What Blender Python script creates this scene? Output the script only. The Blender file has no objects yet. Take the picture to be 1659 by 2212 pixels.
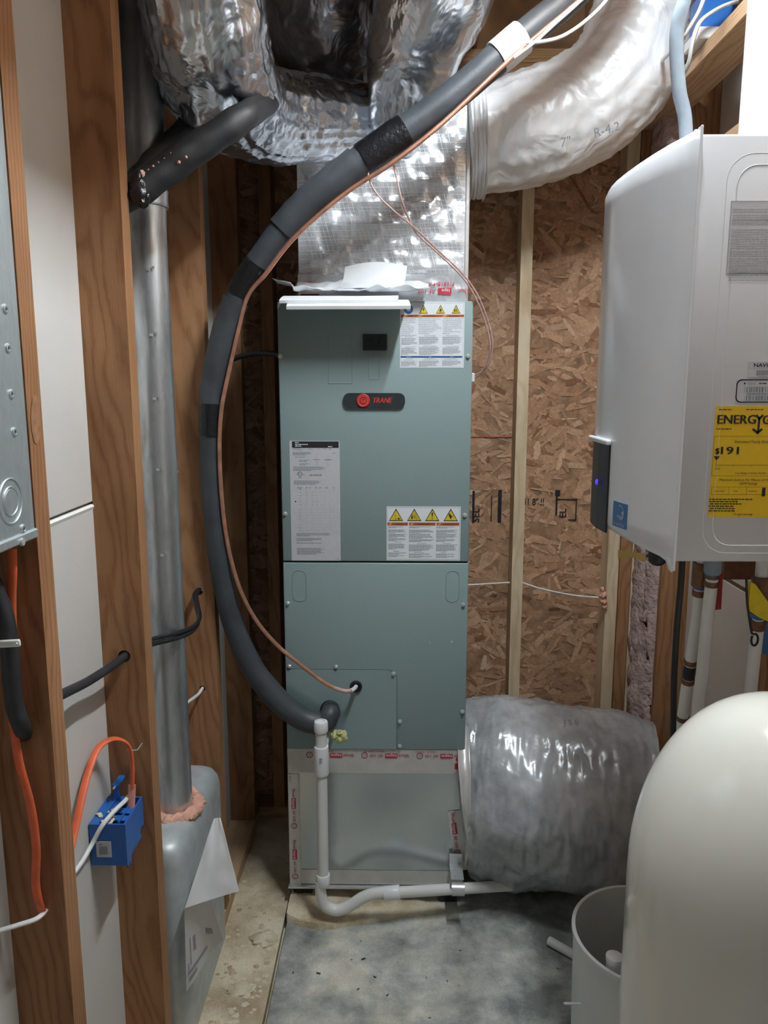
import bpy, bmesh, math, random
from mathutils import Vector, Matrix, noise
random.seed(7)
S = bpy.context.scene
COL = S.collection
PI = math.pi

# ---------------------------------------------------------------- camera
CAM_H, PITCH, YAW, FPX = 1.62, math.radians(9.6), math.radians(.983), 1661.0
cd = bpy.data.cameras.new('camera'); cam = bpy.data.objects.new('camera', cd); COL.objects.link(cam)
cam.location = (0, 0, CAM_H)
cam.rotation_euler = (PI/2-PITCH, 0, YAW)
cd.sensor_fit = 'VERTICAL'; cd.sensor_height = 36; cd.sensor_width = 27; cd.lens = FPX/2212*36
cd.clip_start = .02
S.camera = cam
# ---------------------------------------------------------------- world and exposure
LAMP = Vector((.375, 1.26, 2.79)); LAMP_LEN = .60; LAMP_STRENGTH = 590   # tube running front to back between two joists
w = bpy.data.worlds.new('world'); S.world = w; w.use_nodes = True
bg = w.node_tree.nodes['Background']; bg.inputs[0].default_value = (.86, .94, 1, 1); bg.inputs[1].default_value = .17
S.view_settings.view_transform = 'Standard'; S.view_settings.look = 'None'
S.view_settings.exposure = 0; S.view_settings.gamma = 1; S.view_settings.use_curve_mapping = False
S.cycles.sample_clamp_indirect = 6

# ---------------------------------------------------------------- pixel -> world on a known plane
_F = Vector((-math.sin(YAW)*math.cos(PITCH), math.cos(YAW)*math.cos(PITCH), -math.sin(PITCH)))
_R = Vector((math.cos(YAW), math.sin(YAW), 0)); _U = _R.cross(_F)
def P(u, v, Y=None, X=None, Z=None):
    d = _R*((u-829.5)/FPX) + _U*((1106-v)/FPX) + _F
    o = Vector((0, 0, CAM_H))
    if Y is not None: t = Y/d.y
    elif X is not None: t = X/d.x
    else: t = (Z-CAM_H)/d.z
    return o + d*t
def PP(pts): return [P(a[0], a[1], Y=a[2]) for a in pts]

# ---------------------------------------------------------------- materials
def newmat(name):
    m = bpy.data.materials.new(name); m.use_nodes = True
    return m, m.node_tree.nodes, m.node_tree.links, m.node_tree.nodes['Principled BSDF']
def plain(name, col, rough=.5, metal=0., nscale=0, namt=.0, bump=0., bscale=60, spec=None, trans=0.):
    m, n, l, b = newmat(name)
    b.inputs['Base Color'].default_value = (*col, 1); b.inputs['Roughness'].default_value = rough; b.inputs['Metallic'].default_value = metal
    if spec is not None: b.inputs['Specular IOR Level'].default_value = spec
    tc = n.new('ShaderNodeTexCoord')
    if nscale:
        t = n.new('ShaderNodeTexNoise'); t.inputs['Scale'].default_value = nscale; t.inputs['Detail'].default_value = 5
        l.new(tc.outputs['Object'], t.inputs['Vector'])
        r = n.new('ShaderNodeValToRGB'); r.color_ramp.elements[0].position = .3; r.color_ramp.elements[1].position = .7
        r.color_ramp.elements[0].color = (*[c*(1-namt) for c in col], 1); r.color_ramp.elements[1].color = (*[min(1, c*(1+namt)) for c in col], 1)
        l.new(t.outputs['Fac'], r.inputs['Fac']); l.new(r.outputs['Color'], b.inputs['Base Color'])
    if bump:
        t = n.new('ShaderNodeTexNoise'); t.inputs['Scale'].default_value = bscale; t.inputs['Detail'].default_value = 4
        l.new(tc.outputs['Object'], t.inputs['Vector'])
        bp = n.new('ShaderNodeBump'); bp.inputs['Strength'].default_value = bump; bp.inputs['Distance'].default_value = .01
        l.new(t.outputs['Fac'], bp.inputs['Height']); l.new(bp.outputs['Normal'], b.inputs['Normal'])
    if trans: b.inputs['Transmission Weight'].default_value = trans
    return m
def ramp(n, cols):
    r = n.new('ShaderNodeValToRGB'); e = r.color_ramp.elements
    while len(e) > 2: e.remove(e[-1])
    e[0].position, e[1].position = cols[0][0], cols[-1][0]
    e[0].color, e[1].color = (*cols[0][1], 1), (*cols[-1][1], 1)
    for p, c in cols[1:-1]:
        k = e.new(p); k.color = (*c, 1)
    return r
def wood(name, early, late, tilt=.035, scale=38, axis='Z', knots=True):
    m, n, l, b = newmat(name)
    b.inputs['Roughness'].default_value = .65; b.inputs['Specular IOR Level'].default_value = .25
    tc = n.new('ShaderNodeTexCoord'); oi = n.new('ShaderNodeObjectInfo')
    mp = n.new('ShaderNodeMapping'); mp.vector_type = 'POINT'
    if axis == 'Z': mp.inputs['Rotation'].default_value = (tilt, tilt*1.2, 0)
    elif axis == 'X': mp.inputs['Rotation'].default_value = (0, PI/2+tilt, 0)
    else: mp.inputs['Rotation'].default_value = (PI/2+tilt, 0, 0)
    l.new(tc.outputs['Object'], mp.inputs['Vector'])
    cb = n.new('ShaderNodeCombineXYZ')
    ma = n.new('ShaderNodeMath'); ma.operation = 'MULTIPLY'; ma.inputs[1].default_value = .17; l.new(oi.outputs['Random'], ma.inputs[0])
    mb_ = n.new('ShaderNodeMath'); mb_.operation = 'MULTIPLY'; mb_.inputs[1].default_value = 7.3; l.new(oi.outputs['Random'], mb_.inputs[0])
    l.new(ma.outputs[0], cb.inputs[0]); l.new(ma.outputs[0], cb.inputs[1]); l.new(mb_.outputs[0], cb.inputs[2])
    ad = n.new('ShaderNodeVectorMath'); ad.operation = 'ADD'; l.new(mp.outputs[0], ad.inputs[0]); l.new(cb.outputs[0], ad.inputs[1])
    # slow wander of the rings along the stud
    sc = n.new('ShaderNodeVectorMath'); sc.operation = 'MULTIPLY'; sc.inputs[1].default_value = (5, 5, 1.3); l.new(ad.outputs[0], sc.inputs[0])
    nz = n.new('ShaderNodeTexNoise'); nz.inputs['Scale'].default_value = 1.6; nz.inputs['Detail'].default_value = 2; l.new(sc.outputs[0], nz.inputs['Vector'])
    s2 = n.new('ShaderNodeVectorMath'); s2.operation = 'SCALE'; s2.inputs['Scale'].default_value = .085; l.new(nz.outputs['Color'], s2.inputs[0])
    a2 = n.new('ShaderNodeVectorMath'); a2.operation = 'ADD'; l.new(ad.outputs[0], a2.inputs[0]); l.new(s2.outputs[0], a2.inputs[1])
    wv = n.new('ShaderNodeTexWave'); wv.wave_type = 'RINGS'; wv.rings_direction = 'Z'; wv.inputs['Scale'].default_value = scale
    wv.inputs['Distortion'].default_value = .8; wv.inputs['Detail'].default_value = 1; wv.inputs['Detail Scale'].default_value = 1.5
    l.new(a2.outputs[0], wv.inputs['Vector'])
    fs = n.new('ShaderNodeVectorMath'); fs.operation = 'MULTIPLY'; fs.inputs[1].default_value = (420, 420, 9); l.new(ad.outputs[0], fs.inputs[0])
    fn = n.new('ShaderNodeTexNoise'); fn.inputs['Scale'].default_value = 1; fn.inputs['Detail'].default_value = 3; l.new(fs.outputs[0], fn.inputs['Vector'])
    mx = n.new('ShaderNodeMix'); mx.data_type = 'FLOAT'; mx.inputs[0].default_value = .5
    l.new(wv.outputs['Fac'], mx.inputs[2]); l.new(fn.outputs['Fac'], mx.inputs[3])
    mid = tuple((a+c)/2 for a, c in zip(early, late))
    r = ramp(n, [(.12, early), (.55, tuple(.55*a+.45*c for a, c in zip(early, mid))), (.9, late)])
    l.new(mx.outputs[0], r.inputs['Fac'])
    # stains / knots, broad
    bn = n.new('ShaderNodeTexNoise'); bn.inputs['Scale'].default_value = 2.2; bn.inputs['Detail'].default_value = 3; l.new(sc.outputs[0], bn.inputs['Vector'])
    br = ramp(n, [(.3, (.68, .62, .56)), (.6, (1, 1, 1))]); l.new(bn.outputs['Fac'], br.inputs['Fac'])
    ml = n.new('ShaderNodeMix'); ml.data_type = 'RGBA'; ml.blend_type = 'MULTIPLY'; ml.inputs[0].default_value = 1
    l.new(r.outputs[0], ml.inputs[6]); l.new(br.outputs[0], ml.inputs[7])
    l.new(ml.outputs[2], b.inputs['Base Color'])
    bp = n.new('ShaderNodeBump'); bp.inputs['Strength'].default_value = .25; bp.inputs['Distance'].default_value = .002
    l.new(fn.outputs['Fac'], bp.inputs['Height']); l.new(bp.outputs['Normal'], b.inputs['Normal'])
    return m
def foil(name, col=(.86, .87, .9), rough=.24, s1=14, s2=70, b1=.55, b2=.35, dirt=0., metal=1.):
    m, n, l, b = newmat(name)
    b.inputs['Base Color'].default_value = (*col, 1); b.inputs['Metallic'].default_value = metal; b.inputs['Roughness'].default_value = rough
    tc = n.new('ShaderNodeTexCoord')
    t1 = n.new('ShaderNodeTexNoise'); t1.inputs['Scale'].default_value = s1; t1.inputs['Detail'].default_value = 3; t1.inputs['Distortion'].default_value = 1.2
    t2 = n.new('ShaderNodeTexVoronoi'); t2.inputs['Scale'].default_value = s2; t2.feature = 'SMOOTH_F1'
    l.new(tc.outputs['Object'], t1.inputs['Vector']); l.new(tc.outputs['Object'], t2.inputs['Vector'])
    p1 = n.new('ShaderNodeBump'); p1.inputs['Strength'].default_value = b1; p1.inputs['Distance'].default_value = .03
    p2 = n.new('ShaderNodeBump'); p2.inputs['Strength'].default_value = b2; p2.inputs['Distance'].default_value = .006
    l.new(t1.outputs['Fac'], p1.inputs['Height']); l.new(t2.outputs['Distance'], p2.inputs['Height'])
    l.new(p1.outputs['Normal'], p2.inputs['Normal']); l.new(p2.outputs['Normal'], b.inputs['Normal'])
    if dirt:
        t3 = n.new('ShaderNodeTexNoise'); t3.inputs['Scale'].default_value = 6; t3.inputs['Detail'].default_value = 8; t3.inputs['Roughness'].default_value = .65
        l.new(tc.outputs['Object'], t3.inputs['Vector'])
        r = ramp(n, [(.42, col), (.62, tuple(c*(1-dirt) for c in col))]); l.new(t3.outputs['Fac'], r.inputs['Fac']); l.new(r.outputs[0], b.inputs['Base Color'])
    return m
def attr_mat(name, rough=.7, bump=.3):
    m, n, l, b = newmat(name)
    a = n.new('ShaderNodeAttribute'); a.attribute_name = 'tint'
    tc = n.new('ShaderNodeTexCoord'); t = n.new('ShaderNodeTexNoise'); t.inputs['Scale'].default_value = 160; t.inputs['Detail'].default_value = 4
    l.new(tc.outputs['Object'], t.inputs['Vector'])
    r = ramp(n, [(.3, (.72, .70, .68)), (.7, (1.0, 1.0, 1.0))]); l.new(t.outputs['Fac'], r.inputs['Fac'])
    ml = n.new('ShaderNodeMix'); ml.data_type = 'RGBA'; ml.blend_type = 'MULTIPLY'; ml.inputs[0].default_value = 1
    l.new(a.outputs['Color'], ml.inputs[6]); l.new(r.outputs[0], ml.inputs[7]); l.new(ml.outputs[2], b.inputs['Base Color'])
    b.inputs['Roughness'].default_value = rough; b.inputs['Specular IOR Level'].default_value = .3
    bp = n.new('ShaderNodeBump'); bp.inputs['Strength'].default_value = bump; bp.inputs['Distance'].default_value = .003
    l.new(t.outputs['Fac'], bp.inputs['Height']); l.new(bp.outputs['Normal'], b.inputs['Normal'])
    return m
def floor_mat(name, c0, c1, c2, s=3.2, grit=220, bump=.35):
    m, n, l, b = newmat(name)
    tc = n.new('ShaderNodeTexCoord')
    t = n.new('ShaderNodeTexNoise'); t.inputs['Scale'].default_value = s; t.inputs['Detail'].default_value = 12; t.inputs['Roughness'].default_value = .68; t.inputs['Distortion'].default_value = .12
    g = n.new('ShaderNodeTexNoise'); g.inputs['Scale'].default_value = grit; g.inputs['Detail'].default_value = 3
    s2 = n.new('ShaderNodeTexNoise'); s2.inputs['Scale'].default_value = s*2.3; s2.inputs['Detail'].default_value = 6
    for q in (t, g, s2): l.new(tc.outputs['Object'], q.inputs['Vector'])
    r = ramp(n, [(.38, c0), (.5, c1), (.62, c2)]); l.new(t.outputs['Fac'], r.inputs['Fac'])
    r2 = ramp(n, [(.35, (.72, .7, .66)), (.6, (1, 1, 1))]); l.new(s2.outputs['Fac'], r2.inputs['Fac'])
    r3 = ramp(n, [(.3, (.7, .7, .7)), (.6, (1, 1, 1))]); l.new(g.outputs['Fac'], r3.inputs['Fac'])
    a = n.new('ShaderNodeMix'); a.data_type = 'RGBA'; a.blend_type = 'MULTIPLY'; a.inputs[0].default_value = .8
    l.new(r.outputs[0], a.inputs[6]); l.new(r2.outputs[0], a.inputs[7])
    c = n.new('ShaderNodeMix'); c.data_type = 'RGBA'; c.blend_type = 'MULTIPLY'; c.inputs[0].default_value = .6
    l.new(a.outputs[2], c.inputs[6]); l.new(r3.outputs[0], c.inputs[7]); l.new(c.outputs[2], b.inputs['Base Color'])
    b.inputs['Roughness'].default_value = .75
    bp = n.new('ShaderNodeBump'); bp.inputs['Strength'].default_value = bump; bp.inputs['Distance'].default_value = .004
    l.new(g.outputs['Fac'], bp.inputs['Height']); l.new(bp.outputs['Normal'], b.inputs['Normal'])
    return m
def galv(name, col=(.55, .58, .6), rough=.33, zs=5):
    m, n, l, b = newmat(name)
    tc = n.new('ShaderNodeTexCoord'); mp = n.new('ShaderNodeMapping'); mp.inputs['Scale'].default_value = (1, 1, .25); l.new(tc.outputs['Object'], mp.inputs[0])
    t = n.new('ShaderNodeTexNoise'); t.inputs['Scale'].default_value = 22; t.inputs['Detail'].default_value = 6; t.inputs['Roughness'].default_value = .6; l.new(mp.outputs[0], t.inputs['Vector'])
    r = ramp(n, [(.32, tuple(c*.62 for c in col)), (.5, col), (.68, tuple(min(1, c*1.25) for c in col))]); l.new(t.outputs['Fac'], r.inputs['Fac']); l.new(r.outputs[0], b.inputs['Base Color'])
    rr = ramp(n, [(.3, (rough*1.5,)*3), (.7, (rough*.8,)*3)]); l.new(t.outputs['Fac'], rr.inputs['Fac']); l.new(rr.outputs[0], b.inputs['Roughness'])
    b.inputs['Metallic'].default_value = .92
    bp = n.new('ShaderNodeBump'); bp.inputs['Strength'].default_value = .12; bp.inputs['Distance'].default_value = .01
    l.new(t.outputs['Fac'], bp.inputs['Height']); l.new(bp.outputs['Normal'], b.inputs['Normal'])
    return m

M = dict(
    stud=wood('pine_stud', (.40, .215, .108), (.25, .113, .05), scale=30),
    stud_pale=wood('pale_stud', (.82, .69, .49), (.68, .51, .32), tilt=.02, scale=30),
    stud_x=wood('pine_plate', (.60, .40, .22), (.36, .19, .085), axis='X'),
    stud_y=wood('pine_blocking', (.66, .47, .30), (.45, .27, .15), axis='Y'),
    drywall=plain('drywall', (.57, .55, .52), .85, nscale=5, namt=.04, bump=.05, bscale=300),
    drywall_dark=plain('drywall_back', (.62, .56, .50), .9, nscale=4, namt=.06),
    gypsum=plain('gypsum_edge', (.82, .81, .79), .9, nscale=80, namt=.04),
    osb=plain('osb_base', (.36, .21, .12), .8, nscale=30, namt=.4),
    strands=attr_mat('osb_strands', .6, .4),
    floor=floor_mat('dusty_floor', (.56, .45, .30), (.76, .66, .48), (.84, .76, .58), s=4),
    slab=floor_mat('concrete_pad', (.20, .22, .215), (.47, .49, .46), (.80, .77, .66), s=3.6, grit=260, bump=.2),
    sand=floor_mat('sand', (.60, .48, .31), (.80, .69, .49), (.86, .77, .58), s=9, grit=300, bump=.8),
    debris=plain('debris', (.05, .045, .04), .8, nscale=40, namt=.4),
    subfloor=plain('subfloor', (.30, .19, .10), .85, nscale=12, namt=.3),
    cabinet=plain('painted_steel', (.265, .355, .36), .42, nscale=260, namt=.03, bump=.02, bscale=500),
    cabinet_dark=plain('shadow_gap', (.02, .022, .022), .8, nscale=30, namt=.2),
    steel=plain('zinc_steel', (.68, .70, .70), .32, .6, nscale=90, namt=.1),
    black=plain('black_plastic', (.012, .012, .014), .42, nscale=80, namt=.2),
    rubber=plain('black_foam_insulation', (.018, .020, .024), .55, nscale=40, namt=.25, bump=.05, bscale=180),
    hose=plain('charcoal_foam', (.05, .058, .068), .48, nscale=14, namt=.22, bump=.06, bscale=150),
    blacktape=plain('black_tape', (.01, .01, .012), .28, nscale=60, namt=.2, bump=.25, bscale=90),
    badge=plain('badge_grey', (.022, .03, .034), .45, nscale=60, namt=.15),
    red=plain('badge_red', (.62, .045, .035), .45, nscale=60, namt=.08),
    white=plain('white_print_stock', (.80, .83, .86), .45, nscale=120, namt=.02),
    greywhite=plain('grey_label_stock', (.56, .57, .60), .5, nscale=120, namt=.03),
    ink=plain('black_ink', (.015, .015, .018), .6, nscale=200, namt=.1),
    greyink=plain('fine_print_ink', (.22, .25, .30), .6, nscale=200, namt=.1),
    paleink=plain('table_ink', (.40, .41, .44), .6, nscale=200, namt=.1),
    yellow=plain('hazard_yellow', (.72, .55, .03), .5, nscale=150, namt=.04),
    orange=plain('warning_orange', (.42, .10, .02), .5, nscale=150, namt=.08),
    orange_lt=plain('warning_orange_pale', (.70, .32, .10), .5, nscale=150, namt=.08),
    blue=plain('notice_blue', (.03, .11, .30), .5, nscale=150, namt=.08),
    paper=plain('paper', (.84, .85, .86), .7, nscale=12, namt=.03),
    poly=plain('plastic_bag', (.80, .82, .85), .25, nscale=18, namt=.06, bump=.2, bscale=30),
    pvc=plain('white_pvc', (.76, .75, .73), .35, nscale=14, namt=.05),
    pvcfit=plain('white_pvc_fitting', (.82, .83, .84), .3, nscale=20, namt=.03),
    wire_white=plain('white_cable', (.78, .78, .76), .4, nscale=60, namt=.06),
    copper=plain('copper', (.72, .36, .25), .35, .75, nscale=40, namt=.2),
    pinkwire=plain('pink_wire', (.58, .36, .33), .4, nscale=60, namt=.1),
    foil=foil('foil_jacket', (.76, .81, .88), rough=.27, s1=9, s2=55, b1=.35, b2=.2),
    foil_lit=foil('lit_foil_jacket', (.96, .96, .97), .38, 8, 45, .4, .25, metal=.1),  # lit copy of the foil jacket, lamp glare put into a near-white colour
    foil_flat=foil('foil_board', (.88, .89, .91), .26, 9, 30, .22, .08, metal=.6),
    foil_dull=foil('dusty_silver_jacket', (.56, .58, .60), .27, 7, 30, .2, .06, dirt=.35, metal=.14),
    foil_base=foil('base_foil', (.56, .60, .61), .22, 4, 40, .035, .01, metal=.8),
    foil_shaded=foil('shaded_foil_jacket', (.34, .36, .40), .3, 10, 60, .45, .2),  # shaded copy of the foil jacket, its shadow put into the darker colour
    scrim=plain('scrim_thread', (.92, .93, .95), .35, .2, nscale=60, namt=.03),
    tape=plain('foil_tape', (.62, .60, .58), .36, .25, nscale=30, namt=.07, bump=.08, bscale=60),
    redprint=plain('tape_red_print', (.55, .03, .06), .5, nscale=60, namt=.12),
    galv=galv('galvanised_duct'), panelsteel=galv('galvanised_panel', (.64, .71, .73), .42),
    dryer=plain('grey_steel_box', (.50, .54, .55), .45, .3, nscale=30, namt=.1),
    caulk=plain('pink_foam_caulk', (.78, .42, .31), .7, nscale=50, namt=.18, bump=.6, bscale=120),
    orangeflex=plain('orange_cable', (.70, .13, .045), .5, nscale=30, namt=.15),
    pinkflex=plain('faded_orange_cable', (.62, .26, .20), .5, nscale=30, namt=.1),
    bluebox=plain('blue_plastic', (.02, .12, .42), .4, nscale=40, namt=.08),
    heater=plain('white_enamel_steel', (.80, .81, .84), .2, nscale=20, namt=.015),  # cover enamel lighter than the case, painting in the drywall's bright reflection
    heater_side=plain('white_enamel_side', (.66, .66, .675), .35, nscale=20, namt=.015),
    energy=plain('yellow_label_stock', (.78, .50, .012), .5, nscale=90, namt=.03),
    cream=plain('cream_fibreglass', (.78, .77, .70), .10, nscale=9, namt=.03, bump=.03, bscale=9),
    bucket=plain('white_bucket', (.66, .68, .67), .4, nscale=9, namt=.04),
    insul=plain('fibreglass_batt', (.56, .42, .40), .95, nscale=26, namt=.3, bump=1., bscale=70),
    kraft=plain('kraft_tape', (.52, .36, .10), .6, nscale=30, namt=.1),
    bronze=plain('bronze_crimp', (.20, .10, .06), .4, .6, nscale=60, namt=.2),
    bluepex=plain('blue_fitting', (.05, .16, .38), .45, nscale=60, namt=.1),
    redvalve=plain('red_handle', (.40, .02, .02), .45, nscale=60, namt=.1),
    yellowvalve=plain('yellow_handle', (.75, .58, .02), .45, nscale=60, namt=.08),
    conduit=plain('grey_conduit', (.27, .32, .37), .45, nscale=50, namt=.06),
    wood_knot=plain('knot_wood', (.28, .14, .07), .7, nscale=60, namt=.3),
    leafyfoam=plain('dry_yellow_foam', (.55, .55, .25), .7, nscale=60, namt=.25, bump=.4, bscale=90),
    led=plain('blue_led', (.05, .03, .6), .3, nscale=20, namt=.1),
    porcelain=plain('porcelain', (.8, .8, .78), .3, nscale=20, namt=.02),
)
m, n, l, b = newmat('bulb_glow'); b.inputs['Base Color'].default_value = (1, 1, 1, 1)
b.inputs['Emission Color'].default_value = (.87, .965, 1.03, 1); b.inputs['Emission Strength'].default_value = LAMP_STRENGTH; M['bulb'] = m
b = M['led'].node_tree.nodes['Principled BSDF']; b.inputs['Emission Color'].default_value = (.12, .06, 1, 1); b.inputs['Emission Strength'].default_value = .6

# ---------------------------------------------------------------- mesh helpers
class MB:
    def __init__(s): s.v = []; s.f = []
    def add(s, vs, fs):
        o = len(s.v); s.v += [Vector(q) for q in vs]; s.f += [tuple(i+o for i in f) for f in fs]; return s
    def box(s, x0, x1, y0, y1, z0, z1):
        return s.add([(x0, y0, z0), (x1, y0, z0), (x1, y1, z0), (x0, y1, z0), (x0, y0, z1), (x1, y0, z1), (x1, y1, z1), (x0, y1, z1)],
                     [(3, 2, 1, 0), (4, 5, 6, 7), (0, 1, 5, 4), (1, 2, 6, 5), (2, 3, 7, 6), (3, 0, 4, 7)])
    def rbox(s, x0, x1, y0, y1, z0, z1, r=.004, seg=2, mat=None):
        bm = bmesh.new(); bmesh.ops.create_cube(bm, size=1)
        for q in bm.verts:
            q.co = Vector(((x0+x1)/2+q.co.x*(x1-x0), (y0+y1)/2+q.co.y*(y1-y0), (z0+z1)/2+q.co.z*(z1-z0)))
        bmesh.ops.bevel(bm, geom=bm.edges[:], offset=r, segments=seg, affect='EDGES', profile=.5)
        if mat: bm.transform(mat)
        bm.verts.ensure_lookup_table()
        s.add([q.co.copy() for q in bm.verts], [[q.index for q in f.verts] for f in bm.faces]); bm.free(); return s
    def prism(s, poly, d):
        """closed polygon of 3-D points pushed along vector d"""
        k = len(poly); d = Vector(d); a = [Vector(q) for q in poly]
        return s.add(a+[q+d for q in a], [tuple(range(k))[::-1], tuple(range(k, 2*k))]+[(i, (i+1) % k, k+(i+1) % k, k+i) for i in range(k)])
    def lathe(s, prof, c, seg=24, axis=(0, 0, 1), caps=True):
        ax = Vector(axis).normalized(); q = ax.to_track_quat('Z', 'Y').to_matrix(); c = Vector(c); vs = []; fs = []
        for r, h in prof:
            for i in range(seg):
                t = 2*PI*i/seg; vs.append(c+q @ Vector((r*math.cos(t), r*math.sin(t), h)))
        for j in range(len(prof)-1):
            for i in range(seg):
                fs.append((j*seg+i, j*seg+(i+1) % seg, (j+1)*seg+(i+1) % seg, (j+1)*seg+i))
        if caps:
            fs.append(tuple(range(seg))[::-1]); fs.append(tuple(range((len(prof)-1)*seg, len(prof)*seg)))
        return s.add(vs, fs)
    def cyl(s, a, b, r, seg=16, r2=None):
        a, b = Vector(a), Vector(b); return s.lathe([(r, 0), (r if r2 is None else r2, (b-a).length)], a, seg, b-a)
    def blob(s, c, r, seed=0, amp=.3, sub=2, sc=1.6, sq=(1, 1, 1)):
        bm = bmesh.new(); bmesh.ops.create_icosphere(bm, subdivisions=sub, radius=1)
        for q in bm.verts:
            k = 1+amp*noise.noise(q.co*sc+Vector((seed*3.1, seed, 0)))
            q.co = Vector((q.co.x*sq[0], q.co.y*sq[1], q.co.z*sq[2]))*r*k+Vector(c)
        bm.verts.ensure_lookup_table()
        s.add([q.co.copy() for q in bm.verts], [[q.index for q in f.verts] for f in bm.faces]); bm.free(); return s
    def tube(s, pts, r, seg=12, rx=None, caps=True, disp=None, up=None):
        """sweep; r scalar or list; rx flattens the cross-section along the frame normal; disp(i,theta,p)->radial offset"""
        k = len(pts); pts = [Vector(p) for p in pts]
        R = r if isinstance(r, (list, tuple)) else [r]*k
        T = [(pts[min(i+1, k-1)]-pts[max(i-1, 0)]).normalized() for i in range(k)]
        nrm = (Vector(up) if up else (Vector((0, 0, 1)) if abs(T[0].z) < .9 else Vector((1, 0, 0))))
        nrm = (nrm-T[0]*nrm.dot(T[0])).normalized(); vs = []; fs = []
        for i in range(k):
            nrm = (nrm-T[i]*nrm.dot(T[i])).normalized(); bn = T[i].cross(nrm)
            for j in range(seg):
                t = 2*PI*j/seg; a = math.cos(t)*(rx if rx else 1); c = math.sin(t)
                dr = nrm*a+bn*c; p = pts[i]+dr*R[i]
                if disp: p = p+dr.normalized()*disp(i, t, p)
                vs.append(p)
        for i in range(k-1):
            for j in range(seg):
                fs.append((i*seg+j, i*seg+(j+1) % seg, (i+1)*seg+(j+1) % seg, (i+1)*seg+j))
        if caps: fs.append(tuple(range(seg))[::-1]); fs.append(tuple(range((k-1)*seg, k*seg)))
        return s.add(vs, fs)
    def grid(s, fn, nu, nv, thick=0.):
        """sheet fn(u,v)->point, u,v in 0..1; with thickness it closes into a solid sheet"""
        pts = [[Vector(fn(i/nu, j/nv)) for i in range(nu+1)] for j in range(nv+1)]
        flat = [p for row in pts for p in row]; W = nu+1
        q = [(j*W+i, j*W+i+1, (j+1)*W+i+1, (j+1)*W+i) for j in range(nv) for i in range(nu)]
        if not thick: return s.add(flat, q)
        nn = []
        for j in range(nv+1):
            for i in range(nu+1):
                a = pts[j][min(i+1, nu)]-pts[j][max(i-1, 0)]; c = pts[min(j+1, nv)][i]-pts[max(j-1, 0)][i]
                nn.append(a.cross(c).normalized())
        k = len(flat); back = [p+e*thick for p, e in zip(flat, nn)]
        q2 = [tuple(x+k for x in f[::-1]) for f in q]
        ring = [i for i in range(W)]+[j*W+nu for j in range(1, nv+1)]+[nv*W+i for i in range(nu-1, -1, -1)]+[j*W for j in range(nv-1, 0, -1)]
        side = [(ring[(i+1) % len(ring)], ring[i], ring[i]+k, ring[(i+1) % len(ring)]+k) for i in range(len(ring))]
        return s.add(flat+back, [f[::-1] for f in q]+[f[::-1] for f in q2]+side)
    def build(s, name, mat, parent=None, smooth=False, tint=None, bevel=0):
        off = Vector((0, 0, 0)); o = parent
        while o: off += o.location; o = o.parent
        me = bpy.data.meshes.new(name); me.from_pydata([v-off for v in s.v], [], s.f); me.update()
        bm = bmesh.new(); bm.from_mesh(me); bmesh.ops.recalc_face_normals(bm, faces=bm.faces[:]); bm.to_mesh(me); bm.free()
        me.materials.append(M[mat] if isinstance(mat, str) else mat)
        if tint:
            a = me.color_attributes.new('tint', 'FLOAT_COLOR', 'CORNER'); k = 0
            for pi_, p in enumerate(me.polygons):
                for _ in p.loop_indices: a.data[k].color = (*tint[pi_], 1); k += 1
        ob = bpy.data.objects.new(name, me); COL.objects.link(ob); ob.parent = parent
        if smooth:
            for p in me.polygons: p.use_smooth = True
            try:
                bm = bmesh.new(); bm.from_mesh(me)
                for e in bm.edges:
                    if len(e.link_faces) == 2 and e.calc_face_angle(0) > math.radians(48): e.smooth = False
                bm.to_mesh(me); bm.free()
            except Exception: pass
        if parent is None and name not in ('floor', 'ceiling') and s.v:
            lo = [min(v[i] for v in s.v) for i in range(3)]; hi = [max(v[i] for v in s.v) for i in range(3)]
            c = Vector(((lo[0]+hi[0])/2, (lo[1]+hi[1])/2, lo[2]))
            me.transform(Matrix.Translation(-c)); ob.location = c
        return ob
def tag(o, label=None, cat=None, group=None, kind=None):
    if label: o['label'] = label
    if cat: o['category'] = cat
    if group: o['group'] = group
    if kind: o['kind'] = kind
    return o
def thing(name, loc, label, cat, group=None, kind=None):
    o = bpy.data.objects.new(name, None); COL.objects.link(o); o.location = loc; o.empty_display_size = .1
    return tag(o, label, cat, group, kind)
def struct(name):
    o = bpy.data.objects.new(name, None); COL.objects.link(o); o['kind'] = 'structure'; return o
def spline(pts, per=8):
    pts = [Vector(p) for p in pts]; out = []
    for i in range(len(pts)-1):
        p0 = pts[max(i-1, 0)]; p1 = pts[i]; p2 = pts[i+1]; p3 = pts[min(i+2, len(pts)-1)]
        for j in range(per):
            t = j/per; out.append(.5*((2*p1)+(p2-p0)*t+(2*p0-5*p1+4*p2-p3)*t*t+(3*p1-p0-3*p2+p3)*t**3))
    out.append(pts[-1]); return out
def lerpl(vals, n):
    k = len(vals)-1; out = []
    for i in range(n):
        t = i/(n-1)*k; a = min(int(t), k-1); f = t-a; f = f*f*(3-2*f); out.append(vals[a]*(1-f)+vals[a+1]*f)
    return out

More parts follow.
